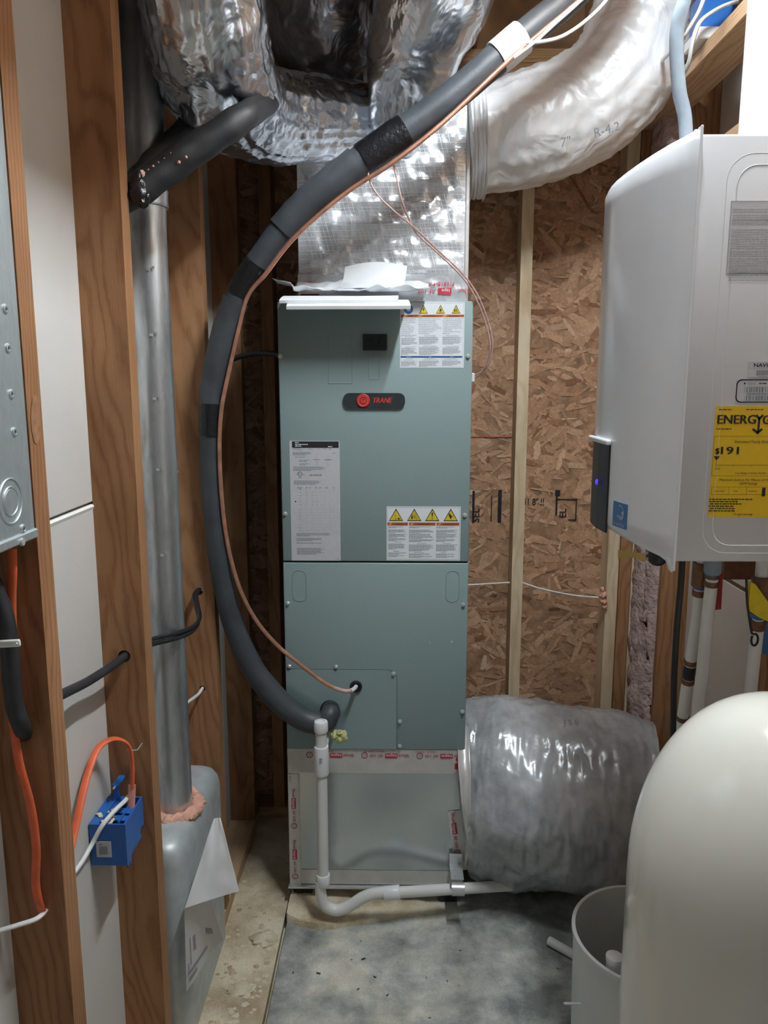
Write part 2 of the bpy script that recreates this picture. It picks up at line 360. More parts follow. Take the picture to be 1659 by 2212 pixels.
# text as mesh -------------------------------------------------------------
_tc = {}
def textmesh(s):
    if s not in _tc:
        c = bpy.data.curves.new('t', 'FONT'); c.body = s; c.size = 1; c.resolution_u = 2
        o = bpy.data.objects.new('t', c); COL.objects.link(o)
        dg = bpy.context.evaluated_depsgraph_get(); me = bpy.data.meshes.new_from_object(o.evaluated_get(dg))
        vs = [v.co.copy() for v in me.vertices]; fs = [tuple(p.vertices) for p in me.polygons]
        wd = max([v.x for v in vs], default=0); lf = min([v.x for v in vs], default=0)
        _tc[s] = ([(v.x-lf, v.y) for v in vs], fs, wd-lf)
        bpy.data.objects.remove(o); bpy.data.curves.remove(c); bpy.data.meshes.remove(me)
    return _tc[s]
class Face:
    """a flat face: top-left corner o, right vector ex, down vector ey (metres), outward normal n; collects print by colour"""
    def __init__(s, o, ex, ey, n): s.o = Vector(o); s.ex = Vector(ex); s.ey = Vector(ey); s.n = Vector(n); s.mb = {}; s.lv = {}
    def pt(s, u, v, d=0): return s.o+s.ex*u+s.ey*v+s.n*d
    def layer(s, col, d):
        s.lv.setdefault((col, d), MB()); return s.lv[(col, d)]
    def rect(s, col, u0, v0, u1, v1, d=.0003):
        s.layer(col, d).add([s.pt(u0, v1, d), s.pt(u1, v1, d), s.pt(u1, v0, d), s.pt(u0, v0, d)], [(0, 1, 2, 3)])
    def poly(s, col, pts, d=.0003):
        s.layer(col, d).add([s.pt(a, c, d) for a, c in pts], [tuple(range(len(pts)))[::-1]])
    def disc(s, col, u, v, r, d=.0003, seg=20, ry=None):
        s.poly(col, [(u+r*math.cos(2*PI*i/seg), v+(ry or r)*math.sin(2*PI*i/seg)) for i in range(seg)], d)
    def ring(s, col, pts, t, d=.0003, closed=True):
        k = len(pts); L = s.layer(col, d)
        for i in range(k if closed else k-1):
            a = Vector(pts[i]); c = Vector(pts[(i+1) % k]); q = (c-a); 
            if q.length < 1e-7: continue
            q = q.normalized()*t/2; nn = Vector((-q.y, q.x))
            w4 = [a-q+nn, c+q+nn, c+q-nn, a-q-nn]; L.add([s.pt(x[0], x[1], d) for x in w4], [(0, 1, 2, 3)])
    def frame(s, col, u0, v0, u1, v1, t, d=.0003): s.ring(col, [(u0, v0), (u1, v0), (u1, v1), (u0, v1)], t, d)
    def text(s, col, st, u, v, size, align='L', d=.0004, wid=None, shear=0., rot=0., bold=0):
        vs, fs, w0 = textmesh(st); k = size; kx = size
        if wid: kx = wid/w0
        sh = {'L': 0, 'C': -.5*w0*kx, 'R': -w0*kx}[align]; cr, sr = math.cos(rot), math.sin(rot); out = []
        for x, y in vs:
            a = x*kx+sh+shear*y*k; c = -y*k
            out.append(s.pt(u+a*cr-c*sr, v+a*sr+c*cr, d))
        s.layer(col, d).add(out, fs)
        for k_ in range(bold):
            a_ = (k_+1)*size*.022; s.layer(col, d).add([p+s.ex*a_+s.n*.00004*(k_+1) for p in out], fs)
    def lines(s, col, u0, u1, v0, n, pitch, h, rnd, d=.0003, last=.6):
        for i in range(n):
            v = v0+i*pitch; end = u0+(u1-u0)*(rnd.uniform(.78, 1) if i < n-1 else rnd.uniform(.35, last)); u = u0
            while u < end:
                wl = rnd.uniform(.0025, .008); e = min(u+wl, end); s.rect(col, u, v, e, v+h, d); u = e+.0011
    def emit(s, parent, names):
        for (col, d), mb in s.lv.items():
            base, _, q = col.partition('#')
            o = mb.build(q.rstrip('0123456789') if q else names.get(col, 'print'), base, parent)
            if not q and len(mb.f) > 1: o['kind'] = 'stuff'
def rrect(x0, z0, x1, z1, r, seg=5):
    out = []
    for cx, cz, a in ((x1-r, z1-r, 0), (x0+r, z1-r, 90), (x0+r, z0+r, 180), (x1-r, z0+r, 270)):
        for i in range(seg+1):
            t = math.radians(a+90*i/seg); out.append((cx+r*math.cos(t), cz+r*math.sin(t)))
    return out
NM = {'ink': 'black_print', 'greyink': 'fine_print', 'paleink': 'table_print', 'yellow': 'hazard_triangle', 'orange': 'warning_band', 'orange_lt': 'warning_symbol', 'blue': 'blue_print',
      'white': 'white_print', 'redprint': 'red_print', 'red': 'red_print', 'greywhite': 'pale_print', 'energy': 'yellow_print', 'bluebox': 'blue_print'}

# ================================================================= SETTING
XE, XD = -.515, -.604          # left wall: stud edges, back of the drywall
XR, XRD = .870, .960           # right wall
YB, YO = 2.665, 2.755          # back wall: stud faces, OSB
ZP = 2.585                     # underside of the top plates
fl = struct('floor')
MB().box(-.75, -.342, -2.2, 2.85, -.1, -.003).build('sanded_slab', 'floor', fl)
MB().box(-.342, 1.1, -2.2, 2.85, -.1, -.03).build('sub_slab', 'floor', fl)
# concrete pad with a sharp left edge
g = MB(); g.prism([(-.334, -2.2, -.03), (1.1, -2.2, -.03), (1.1, 2.85, -.03), (-.330, 2.85, -.03)], (0, 0, .031)); g.build('concrete_pad', 'slab', fl)

def stud_mb(x0, x1, y0, y1, z0, z1, holes=(), axis='y'):
    """stud with round holes drilled through along y (or x): holes = [(centre across, z, radius)]"""
    g = MB(); a0, a1 = (x0, x1) if axis == 'y' else (y0, y1); d0, d1 = (y0, y1) if axis == 'y' else (x0, x1)
    pt = (lambda a, d, z: (a, d, z)) if axis == 'y' else (lambda a, d, z: (d, a, z))
    z = z0
    for hc, hz, hr in sorted(holes, key=lambda h: h[1]):
        h2 = hr*1.5
        for (za, zb) in ((z, hz-h2),):
            g.add([pt(a0, d0, za), pt(a1, d0, za), pt(a1, d0, zb), pt(a0, d0, zb), pt(a0, d1, za), pt(a1, d1, za), pt(a1, d1, zb), pt(a0, d1, zb)],
                  [(0, 1, 2, 3), (5, 4, 7, 6), (4, 0, 3, 7), (1, 5, 6, 2)])
        cor = [math.atan2(zz, aa) for aa, zz in ((a1-hc, h2), (a0-hc, h2), (a0-hc, -h2), (a1-hc, -h2))]
        ang = sorted(set([round(2*PI*i/18-PI, 5) for i in range(18)]+cor)); k = len(ang); vs = []
        for d in (d0, d1):
            for t in ang:
                c, s_ = math.cos(t), math.sin(t)
                q = min((((a1-hc)/c) if c > 1e-6 else 9), (((a0-hc)/c) if c < -1e-6 else 9), (h2/abs(s_) if abs(s_) > 1e-6 else 9))
                vs += [pt(hc+hr*c, d, hz+hr*s_), pt(hc+q*c, d, hz+q*s_)]
        fs = []
        for i in range(k):
            j = (i+1) % k; A, B = 2*i, 2*j
            fs += [(A, A+1, B+1, B), (2*k+A, 2*k+B, 2*k+B+1, 2*k+A+1), (A, B, 2*k+B, 2*k+A)]
            on = lambda q: abs(math.tan(ang[q])) is not None
            a_i, a_j = vs[A+1], vs[B+1]
            ca = a_i[0] if axis == 'y' else a_i[1]; cb = a_j[0] if axis == 'y' else a_j[1]
            if abs(ca-cb) < 1e-5: fs.append((A+1, 2*k+A+1, 2*k+B+1, B+1))
        g.add(vs, fs); z = hz+h2
    g.add([pt(a0, d0, z), pt(a1, d0, z), pt(a1, d0, z1), pt(a0, d0, z1), pt(a0, d1, z), pt(a1, d1, z), pt(a1, d1, z1), pt(a0, d1, z1)],
          [(0, 1, 2, 3), (5, 4, 7, 6), (4, 0, 3, 7), (1, 5, 6, 2), (3, 2, 6, 7)])
    g.add([pt(a0, d0, z0), pt(a1, d0, z0), pt(a1, d1, z0), pt(a0, d1, z0)], [(3, 2, 1, 0)])
    return g

wl = struct('wall_left')
ZS = 1.383   # sheet joint
g = MB(); g.rbox(XD-.013, XD, -1.2, 2.755, ZS+.002, 2.70, .0025, 1); g.build('drywall_sheet', 'drywall', wl)
g = MB(); g.rbox(XD-.013, XD, -1.2, 2.755, .012, ZS-.002, .0025, 1); g.build('drywall_sheet', 'drywall', wl)
MB().prism([(XD, -1.2, ZS-.002), (XD, -1.2, ZS-.013), (XD+.003, -1.2, ZS-.006)], (0, 3.9, 0)).build('joint_edge', 'gypsum', wl)
MB().box(XD-.03, XD-.013, -1.2, 2.755, 0, 2.7).build('wall_backing', 'drywall_dark', wl)
MB().box(XD, XE, -1.2, 2.66, -.004, .040).build('bottom_plate', 'stud_y', wl)
MB().box(XD, XE, -1.2, 2.66, 2.585, 2.67).build('top_plate', 'stud_y', wl)
hB = P(268, 1418, Y=1.497)       # hole for the black cable, stud 2
h3a = P(430, 1278, Y=2.093); h3b = P(437, 1487, Y=2.093)
h2c = P(300, 400, Y=1.5)
studs = [(.66, .70, ()), (1.070, 1.114, ()), (1.497, 1.541, [(hB.x, hB.z, .013)]), (2.093, 2.137, [(h3b.x, h3b.z, .0085), (h3a.x, h3a.z, .0105)]), (2.575, 2.62, ()), (.20, .24, ()), (-.3, -.26, ())]
for y0, y1, hs in studs:
    g = stud_mb(XD, XE, y0, y1, .040, 2.585, hs); g.build('stud', 'stud', wl)
kn = P(86, 905, X=XE+.0006); kn.y = 1.087
g = MB(); g.add([(XE+.0008, kn.y+.006+.016*math.cos(t)*(.9 if math.cos(t) > 0 else 1), kn.z+.034*math.sin(t)+.008*math.cos(t)) for t in [2*PI*i/18 for i in range(18)]], [tuple(range(18))])
g.build('knot', 'wood_knot', wl)

wb = struct('wall_back')
MB().box(XD, 1.0, YO, YO+.012, 0, 2.67).build('osb_sheet', 'osb', wb)
rnd = random.Random(3); g = MB(); tint = []
pal = [(.46, .275, .165), (.52, .33, .21), (.42, .245, .145), (.34, .18, .10), (.57, .385, .25), (.49, .30, .185), (.44, .26, .155), (.25, .12, .065), (.64, .46, .32)]
wts = [8, 7, 6, 2.2, 2, 7, 8, .7, .5]
for i in range(5200):
    cx = rnd.uniform(-.6, .98); cz = rnd.uniform(.05, 2.6)
    L = rnd.uniform(.035, .13)*rnd.choice((.5, 1, 1)); W_ = rnd.uniform(.007, .03)
    an = rnd.gauss(0, .75) if rnd.random() < .8 else rnd.uniform(-PI/2, PI/2)
    c, s_ = math.cos(an), math.sin(an); y = YO-.0004-i*2.4e-7-rnd.random()*.0012
    q = [(-L/2, -W_/2*rnd.uniform(.2, 1)), (-L*.1, -W_/2*rnd.uniform(.8, 1.2)), (L/2, -W_/2*rnd.uniform(.2, 1)), (L/2*rnd.uniform(.8, 1.1), W_/2*rnd.uniform(.2, 1)), (L*.12, W_/2*rnd.uniform(.8, 1.2)), (-L/2*rnd.uniform(.8, 1.1), W_/2*rnd.uniform(.2, 1))]
    ty = rnd.uniform(-.02, .012)
    g.add([(cx+a*c-b_*s_, y-a*ty, cz+a*s_+b_*c) for a, b_ in q], [tuple(range(6))])
    cc = rnd.choices(pal, wts)[0]; k = rnd.uniform(1.08, 1.45); tint.append(tuple(x*k for x in cc))
o = g.build('wood_strand', 'strands', wb, tint=tint); o['kind'] = 'stuff'
for x0, x1 in ((.4085, .4475), (-.03, .01)):
    stud_mb(x0, x1, YB, YO, .04, ZP, [(2.71, P(1100, 1260, Y=2.7).z, .008)], axis='x').build('stud', 'stud_pale', wb)
for x0, x1, mm, yy in ((.745, .786, 'stud_pale', YB), (.788, .829, 'stud', YB-.004), (.831, .873, 'stud_pale', YB-.002)):
    g = MB(); g.rbox(x0, x1, yy, YO, .04, ZP, .002, 1); g.build('stud', mm, wb)
for x0, x1 in ((-.603, -.56), (-.46, -.42)):
    MB().box(x0, x1, YB, YO, .04, ZP).build('stud', 'stud', wb)
MB().box(XD, .96, YB, YO, -.004, .04).build('bottom_plate', 'stud_x', wb)
MB().box(XD, .96, YB, YO, ZP, ZP+.040).build('top_plate', 'stud_x', wb)
MB().box(XD, .96, YB, YO, ZP+.041, ZP+.081).build('top_plate', 'stud_x', wb)
# stamped marks on the OSB and a faint chalk line
def at(u, v): return P(u, v, Y=YO-.004)
fa = Face(at(1018, 1056), (1, 0, 0), (0, 0, -1), (0, -1, 0)); k = 2.78/FPX
def q_(u, v): return ((u-1018)*k*.985, (v-1056)*k*1.02)
for (a, b_, c, d) in ((1021, 1060, 1026, 1128), (1077, 1058, 1085, 1128), (1062, 1070, 1064, 1126)): fa.rect('ink', *q_(a, b_), *q_(c, d))
fa.text('ink', 'SEL', *q_(1036, 1127), .036, rot=-PI/2, bold=2)
fa.text('ink', '41 8" !!', *q_(1131, 1090), .034, wid=.076, bold=1)
fa.ring('ink', [q_(*p) for p in ((1205, 1078), (1248, 1078), (1248, 1122), (1232, 1122))], .004, closed=False)
fa.rect('ink', *q_(1201, 1058), *q_(1212, 1071)); fa.rect('ink', *q_(1203, 1071), *q_(1207, 1112))
fa.text('ink', 'EL', *q_(1226, 1116), .034, rot=-PI/2, bold=2)
fa.emit(wb, {'ink': 'stamped_print'})
cl = [P(u, v, Y=YO-.0045) for u, v in ((1018, 944), (1106, 944))]
MB().box(cl[0].x, cl[1].x, YO-.005, YO-.004, cl[0].z-.0012, cl[0].z+.0012).build('chalk_line', 'redprint', wb)

wr = struct('wall_right')
MB().box(XRD, XRD+.013, -1.2, 2.755, 1.06, 2.70).build('drywall_sheet', 'drywall_dark', wr)
MB().box(XRD, XRD+.013, -1.2, 2.755, .01, 1.045).build('drywall_sheet', 'drywall_dark', wr)
MB().box(XRD+.013, XRD+.03, -1.2, 2.755, 0, 2.7).build('wall_backing', 'subfloor', wr)
MB().box(XR, XRD, -1.2, 2.66, -.004, .04).build('bottom_plate', 'stud_y', wr)
MB().box(XR, XRD, -1.2, 2.66, 2.585, 2.67).build('top_plate', 'stud_y', wr)
for y0 in (2.47, 1.74, 1.30, .9, .5, .1):
    MB().rbox(XR, XRD, y0, y0+.042, .04, 2.585, .002, 1).build('stud', 'stud', wr)
# horizontal blocking boards above and behind the heater, ledger
for z0, z1 in ((1.97, 2.105), (2.108, 2.245)):
    MB().rbox(XR-.038, XR-.001, 1.62, 2.655, z0, z1, .002, 1).build('blocking_board', 'stud_y', wr)
_lz = P(1545, 40, Y=2.10).z-.052
MB().rbox(.765, XR-.001, 1.76, 2.655, _lz-.04, _lz, .002, 1).build('ledger_board', 'stud_y', wr)
# batt showing in the corner
def batt(u, v):
    z = .06+2.45*v; b_ = .016*noise.noise(Vector((u*3, z*5, 1)))+.012*noise.noise(Vector((u*9, z*16, 4)))+.006*noise.noise(Vector((u*30, z*44, 6)))
    return (.872+.026*u-.030*math.sin(PI*u)*(1.2-.5*math.sin(z*2))+b_, 2.66-.15*u-.5*b_-.02*math.sin(PI*u), z)
g = MB().grid(batt, 24, 260, .03)
o = g.build('insulation_batt', 'insul', wr, True); o['label'] = 'pinkish grey fibreglass batt in the wall corner'

ce = struct('ceiling')
MB().box(-.75, 1.1, -1.2, 2.85, 2.92, 2.95).build('subfloor_deck', 'subfloor', ce)
for x0 in (-.62, -.2, .21, .60, .93):
    MB().box(x0, x0+.04, -1.2, 2.76, 2.672, 2.92).build('joist', 'stud_y', ce)
MB().box(-.75, 1.1, 2.72, 2.76, 2.672, 2.92).build('rim_board', 'subfloor', ce)

# ================================================================= AIR HANDLER
YF = 2.18
def W(u, v): return P(u, v, Y=YF)
AX0, AX1, AZ0, AZ1, SEAM = -.332, .208, .520, 1.839, 1.1025
ah = thing('air_handler', ((AX0+AX1)/2, 2.4, AZ0), 'tall grey green steel air handler cabinet with warning labels', 'air handler')
MB().rbox(AX0+.002, AX1-.002, YF+.012, 2.64, AZ0, AZ1, .003, 1).build('cabinet', 'cabinet', ah)
g = MB(); g.rbox(AX0, AX1, YF, YF+.012, SEAM+.003, AZ1, .003, 2); up = g.build('upper_door', 'cabinet', ah, True)
g = MB(); g.rbox(AX0, AX1, YF, YF+.012, AZ0, SEAM-.002, .003, 2); lo = g.build('lower_door', 'cabinet', ah, True)
MB().box(AX0+.004, AX1-.004, YF+.006, YF+.0125, SEAM-.003, SEAM+.004).build('door_gap', 'cabinet_dark', ah)
# access panel with one rounded corner
a = W(622, 1446); c = W(857, 1446); d = W(860, 1614)
px0, px1, pz1, pz0 = AX0+.002, c.x, a.z, AZ0+.003
pol = [(px0, pz0), (px1, pz0)]+[(px1-.03+.03*math.cos(t), pz1-.03+.03*math.sin(t)) for t in [PI/2*i/6 for i in range(7)]]+[(px0, pz1)]
g = MB(); g.prism([(x, YF-.0025, z) for x, z in pol], (0, .0024, 0)); ap = g.build('access_panel', 'cabinet', ah)
MB().prism([(x+.0012*(1 if x > px0+.01 else 0), YF-.0006, z+.0012*(1 if z > pz0+.01 else 0)) for x, z in pol], (0, .0005, 0)).build('panel_gap', 'cabinet_dark', ah)
def screw(u, v, par, yy=YF, r=.0048, mat='steel'):
    q = P(u, v, Y=yy); g = MB()
    g.lathe([(r*1.5, 0), (r*1.45, .0012), (r, .0016), (r, .0055), (r*.85, .0062)], (q.x, yy, q.z), 8, (0, -1, 0)); return g.build('screw', mat, par)
for u, v in ((605.5, 770), (1011, 770), (616, 1110), (1004, 1113), (622, 1303), (1001, 1306)): screw(u, v, ah)
for u, v in ((625.5, 1439), (726, 1440), (850, 1455), (864, 1558), (864, 1611), (999, 1537)): screw(u, v, ah, YF-.002)
def outline(name, pts, t, mat, par, y=YF, h=.0008):
    g = MB(); g.tube([(x, y, z) for x, z in pts]+[(pts[0][0], y, pts[0][1])], t, 6, caps=False, up=(0, 1, 0)); return g.build(name, mat, par, True)
for u0, v0, u1, v1, r in ((710, 724, 760, 828, .001), (797, 770, 820, 819, .001), (633, 1232, 661, 1298, .0165), (963, 1233, 992, 1300, .0175)):
    a = W(u0, v1); c = W(u1, v0); outline('knockout', rrect(a.x, a.z, c.x, c.z, min(r, (c.x-a.x)/2-.0002), 6), .0013, 'cabinet', ah)
# breaker
a = W(784, 757); c = W(836, 722)
br = MB().rbox(a.x, c.x, YF-.016, YF+.004, a.z, c.z, .002, 2).build('circuit_breaker', 'black', ah)
mx = (a.x+c.x)/2
for sx in (-1, 1):
    g = MB(); g.rbox(mx+sx*.017-.0085, mx+sx*.017+.0085, YF-.0185, YF-.015, a.z+.008, c.z-.008, .001, 1)
    g.rbox(mx+sx*.017-.004, mx+sx*.017+.004, YF-.028, YF-.018, (a.z+c.z)/2-.006, (a.z+c.z)/2+.005, .0015, 1); g.build('toggle', 'black', br)
# badge
a = W(742, 882); c = W(875, 849)
g = MB(); pol = rrect(a.x, a.z, c.x, c.z, .017, 6); g.prism([(x, YF-.007, z) for x, z in pol], (0, .007, 0))
bd = g.build('badge', 'badge', ah); q = W(785, 865)
g = MB(); g.lathe([(.0185, 0), (.0185, .003), (.0165, .0045), (.0155, .0038), (.0001, .0038)], (q.x, YF-.007, q.z), 28, (0, -1, 0), caps=False); g.build('badge_disc', 'red', bd)
f_ = Face((q.x, YF-.0072, q.z), (1, 0, 0), (0, 0, -1), (0, -1, 0)); 
f_.text('red', 'TRANE', W(804, 865).x-q.x, .0062, .0205, wid=.053, shear=.22, bold=2)
f_.ring('badge', [(.009*math.cos(t), .009*math.sin(t)) for t in [2*PI*i/20 for i in range(20)]], .0012, d=.0042)
f_.text('badge', 'T', .0, .0045, .013, 'C', d=.0042)
f_.emit(bd, {'red': 'badge_lettering', 'badge': 'badge_mark'})
# grommets
for u, v, r in ((769, 1483, .0185), (713, 1532, .029)):
    q = P(u, v, Y=YF-.0025); g = MB()
    g.lathe([(r, 0), (r, .003), (r*.9, .006), (r*.68, .0055), (r*.62, .002)], (q.x, YF-.0024, q.z), 28, (0, -1, 0), caps=False); gr = g.build('grommet', 'black', ah, True)
    MB().lathe([(r*.66, 0), (r*.66, .001)], (q.x, YF-.0026, q.z), 20, (0, -1, 0)).build('grommet_opening', 'cabinet_dark', gr)
# ---- labels
rnd = random.Random(11)
_tn = [0]
def tri(f, cx, base, top, hw, kind):
    _tn[0] += 1; K = 'ink#hazard_symbol%d' % _tn[0]
    f.poly('ink#triangle_border%d' % _tn[0], [(cx, top), (cx+hw, base), (cx-hw, base)], .0003)
    h = base-top; f.poly('yellow#hazard_triangle%d' % _tn[0], [(cx, top+h*.13), (cx+hw*.85, base-h*.065), (cx-hw*.85, base-h*.065)], .0005)
    dd = .0007; X = lambda a, b_: (cx+a*hw, top+b_*h)
    if kind == 'bolt': f.poly(K, [X(.02, .3), X(.2, .3), X(.08, .5), X(.2, .5), X(-.02, .85), X(.02, .62), X(-.14, .62)], dd)
    elif kind == 'bang': f.poly(K, [X(-.11, .32), X(.11, .32), X(.04, .68), X(-.04, .68)], dd); f.disc(K, *X(0, .8), .0017, dd, 10)
    elif kind == 'flame':
        f.poly(K, [X(.02, .32), X(.2, .55), X(.24, .7), X(.12, .86), X(-.14, .86), X(-.25, .68), X(-.12, .5), X(-.06, .56)], dd); f.disc('yellow#flame_core%d' % _tn[0], *X(0, .76), hw*.1, .0009, 8)
    elif kind == 'hand':
        f.poly(K, [X(-.3, .45), X(-.12, .38), X(.12, .62), X(.04, .78), X(-.1, .76)], dd)
        for i in range(5): f.ring(K, [X(.02, .62), X(.38-.1*i, .55+.08*i)], .0009, dd, False)
    elif kind == 'person':
        f.disc(K, *X(-.3, .5), hw*.08, dd, 8); f.poly(K, [X(-.42, .58), X(-.2, .58), X(-.24, .85), X(-.4, .85)], dd)
        for i in range(7): f.ring(K, [X(-.1, .55+.03*i), X(.2+.05*i, .35+.09*i)], .0005, dd, False)
    else:
        f.poly(K, [X(-.05, .78), X(.1, .84), X(-.1, .88)], dd); f.poly(K, [X(.2, .86), X(.34, .68), X(.4, .76), X(.62, .88), X(.3, .88)], dd)
        f.ring(K, [X(-.12, .5), X(-.06, .8)], .0008, dd, False)
def label(u0, v0, u1, v1, mat, par, lab, yy=YF, th=.0007):
    a = P(u0, v0, Y=yy); c = P(u1, v1, Y=yy)
    o = MB().box(a.x, c.x, yy-th, yy+.0002, c.z, a.z).build('label', mat, par); o['label'] = lab
    return o, Face((a.x, yy-th, a.z), (1, 0, 0), (0, 0, -1), (0, -1, 0)), c.x-a.x, a.z-c.z
# upper right warning label
o, f, LW, LH = label(864.5, 653, 1001.5, 795, 'white', ah, 'white warning label with three hazard triangles')
fx = lambda z: (z-205)/(1350-205)*LW
fy = lambda z: (z-95)/(1275-95)*LH
for cx, k in ((618, 'bolt'), (922, 'flame'), (1198, 'person')): tri(f, fx(cx), fy(296), fy(140), fx(284), k)
f.disc('blue', fx(352), fy(222), fx(285), .0003, 24)
for i in range(3): f.rect('white', fx(302)+.002*i, fy(195+22*i), fx(395)-.002*(2-i), fy(205+22*i), .0005)
f.rect('orange', fx(222), fy(316), fx(1342), fy(360), .0003)
for cx in (245, 500, 940): f.poly('orange_lt', [(fx(cx), fy(352)), (fx(cx+40), fy(322)), (fx(cx+110), fy(322)), (fx(cx+70), fy(352))], .0005)
for cx, t in ((370, 'WARNING'), (730, 'AVERTISSEMENT'), (1170, 'ADVERTENCIA')): f.text('ink', t, fx(cx), fy(352), .0042, 'C', .0006)
EN = ['WARNING: RISK OF', 'ELECTRIC SHOCK', 'CAN CAUSE INJURY', 'OR DEATH:', 'DISCONNECT ALL', 'REMOTE ELECTRIC', 'POWER SUPPLIES', 'AND DISCHARGE', 'CAPACITORS', 'BEFORE SERVICING.']
FR = ['AVERTISSEMENT: RISQUE DE', 'DÉCHARGE ÉLECTRIQUE', 'POUVANT CAUSER DES', 'BLESSURES OU LA MORT:', 'DÉCONNECTER TOUTES LES', 'ALIMENTATIONS ÉLECTRIQUES', 'ET CONDENSATEURS DE', 'DÉCHARGE À AVANT', "L'ENTRETIEN."]
ES = ['ADVERTENCIA: EL RIESGO', 'DE DESCARGA ELÉCTRICA', 'PUEDE CAUSAR LESIONES', 'Y MUERTE: DESCONECTE', 'TODAS LAS FUENTES DE', 'ALIMENTACIÓN ELÉCTRICA', 'Y DESCARGA', 'CAPACITORES ANTES DE', 'REPARAR.']
for col, ls, wmax in ((232, EN, 262), (536, FR, 405), (966, ES, 355)):
    ml = max(len(t) for t in ls)
    for i, t in enumerate(ls): f.text('greyink', t, fx(col), fy(398+33*i), .0038, 'L', .0004, wid=fx(205+wmax)*len(t)/ml)
for cx, v, t in ((360, 722, 'FIRE HAZARD'), (740, 696, "RISQUE D'INCENDIE"), (1140, 697, 'PELIGRO DE INCENDIO'), (382, 902, 'FLAMMABLE VAPORS'), (735, 888, 'VAPEURS INFLAMMABLES'), (1140, 893, 'VAPORES INFLAMABLES'),
                 (370, 1112, 'USE COPPER'), (365, 1140, 'CONDUCTORS ONLY!'), (745, 1113, "N'UTILISER QUE DES"), (745, 1140, 'CONDUCTEURS EN CUIVRE'), (1110, 1113, 'UTILICE ÚNICAMENTE'), (1105, 1140, 'CONDUCTORES DE COBRE')):
    f.text('greyink', t, fx(cx), fy(v), .0034, 'C')
for c0, c1, bl in ((232, 510, ((738, 7), (915, 7), (1158, 5))), (546, 915, ((712, 8), (902, 8), (1152, 6))), (966, 1310, ((712, 8), (908, 7), (1152, 5)))):
    for v, nn in bl: f.lines('greyink', fx(c0), fx(c1), fy(v), nn, fy(95+17.8), fy(95+8), rnd)
f.rect('blue', fx(216), fy(1056), fx(1320), fy(1088))
for cx, t in ((360, 'NOTICE'), (745, 'AVIS'), (1130, 'AVISO')): f.text('white', t, fx(cx), fy(1081), .0036, 'C')
f.frame('greyink', fx(225), fy(110), fx(1330), fy(1258), .0004)
f.emit(o, NM)
# lower right warning label
o, f, LW, LH = label(835, 1094, 993.5, 1211, 'white', ah, 'white warning label with four hazard triangles')
fx = lambda z: (z-125)/(1440-125)*LW
fy = lambda z: (z-115)/(1082-115)*LH
for cx, k in ((294, 'x'), (617, 'person'), (937, 'bang'), (1263, 'hand')): tri(f, fx(cx), fy(372), fy(150), fx(125+128), k)
for c0, c1, t in ((142, 505, 'WARNING'), (526, 994, 'AVERTISSEMENT'), (1014, 1416, 'ADVERTENCIA')):
    f.rect('orange', fx(c0), fy(398), fx(c1), fy(452)); f.poly('orange_lt', [(fx(c0+10), fy(445)), (fx(c0+45), fy(405)), (fx(c0+85), fy(405)), (fx(c0+60), fy(445))], .0005)
    f.text('ink', t, fx((c0+c1)/2+20), fy(441), .0052, 'C', .0006)
for c0, c1, heads, bl in ((158, 490, ((750, 'WARNING'), (921, 'SERVICE TRAINING')), ((470, 2), (528, 4), (606, 4), (684, 3), (780, 6), (943, 2), (988, 2))),
                       (526, 980, ((776, 'AVERTISSEMENT'), (940, 'SERVICE TRAINING')), ((470, 2), (528, 4), (606, 5), (702, 3), (796, 7), (960, 2), (1003, 2))),
                       (1012, 1400, ((773, 'ADVERTENCIA'), (940, 'SERVICE TRAINING')), ((470, 2), (528, 4), (602, 5), (698, 3), (794, 7), (960, 2), (1003, 2)))):
    for v, t in heads[:1]: f.text('greyink', t, fx((c0+c1)/2), fy(v+5), .0038, 'C')
    f.lines('greyink', fx(c0+90), fx(c1-90), fy(heads[1][0]-8), 1, .003, .0014, rnd, last=.9)
    for v, nn in bl: f.lines('greyink', fx(c0), fx(c1), fy(v), nn, fy(115+18), fy(115+9), rnd)
f.frame('greyink', fx(142), fy(132), fx(1422), fy(1062), .0006)
f.emit(o, NM)
# rating label
o, f, LW, LH = label(625, 952, 736, 1211, 'greywhite', ah, 'tall pale rating label with black header')
fx = lambda z: (z-185)/(1000-185)*LW
fy = lambda z: (z-160)/(2065-160)*LH
f.rect('ink', fx(228), fy(170), fx(985), fy(270))
for u, v, wd in ((278, 182, 108), (278, 210, 400), (278, 236, 118), (812, 244, 142)): f.lines('white', fx(u), fx(u+wd), fy(v), 1, .003, fy(160+13), rnd, .0005, .99)
for u, u1 in ((248, 435), (492, 605), (655, 700), (745, 785), (828, 905)): f.lines('greyink', fx(u), fx(u1), fy(284), 1, .003, .0016, rnd, last=.99); f.lines('paleink', fx(u+60), fx(u1-30), fy(308), 1, .003, .0016, rnd, last=.99)
for u, u1, v, nn in ((238, 575, 338, 3), (275, 520, 410, 1), (335, 522, 458, 2), (350, 522, 516, 2), (242, 810, 566, 4), (248, 720, 784, 4), (272, 880, 1625, 3), (272, 700, 1702, 3), (272, 815, 1776, 1), (276, 740, 1862, 6), (885, 945, 348, 1), (940, 1000, 2035, 1)):
    f.lines('greyink', fx(u), fx(u1), fy(v), nn, fy(160+18), fy(160+9), rnd, last=.8)
for cx in (622, 815):
    f.ring('paleink', [(fx(cx)+.0028*math.cos(t), fy(430)+.0065*math.sin(t)) for t in [2*PI*i/14 for i in range(14)]], .0005); f.rect('greyink', fx(cx-60), fy(450), fx(cx+55), fy(458))
    f.ring('paleink', [(fx(cx)+.0028*math.cos(t), fy(515)+.006*math.sin(t)) for t in [2*PI*i/14 for i in range(14)]], .0005)
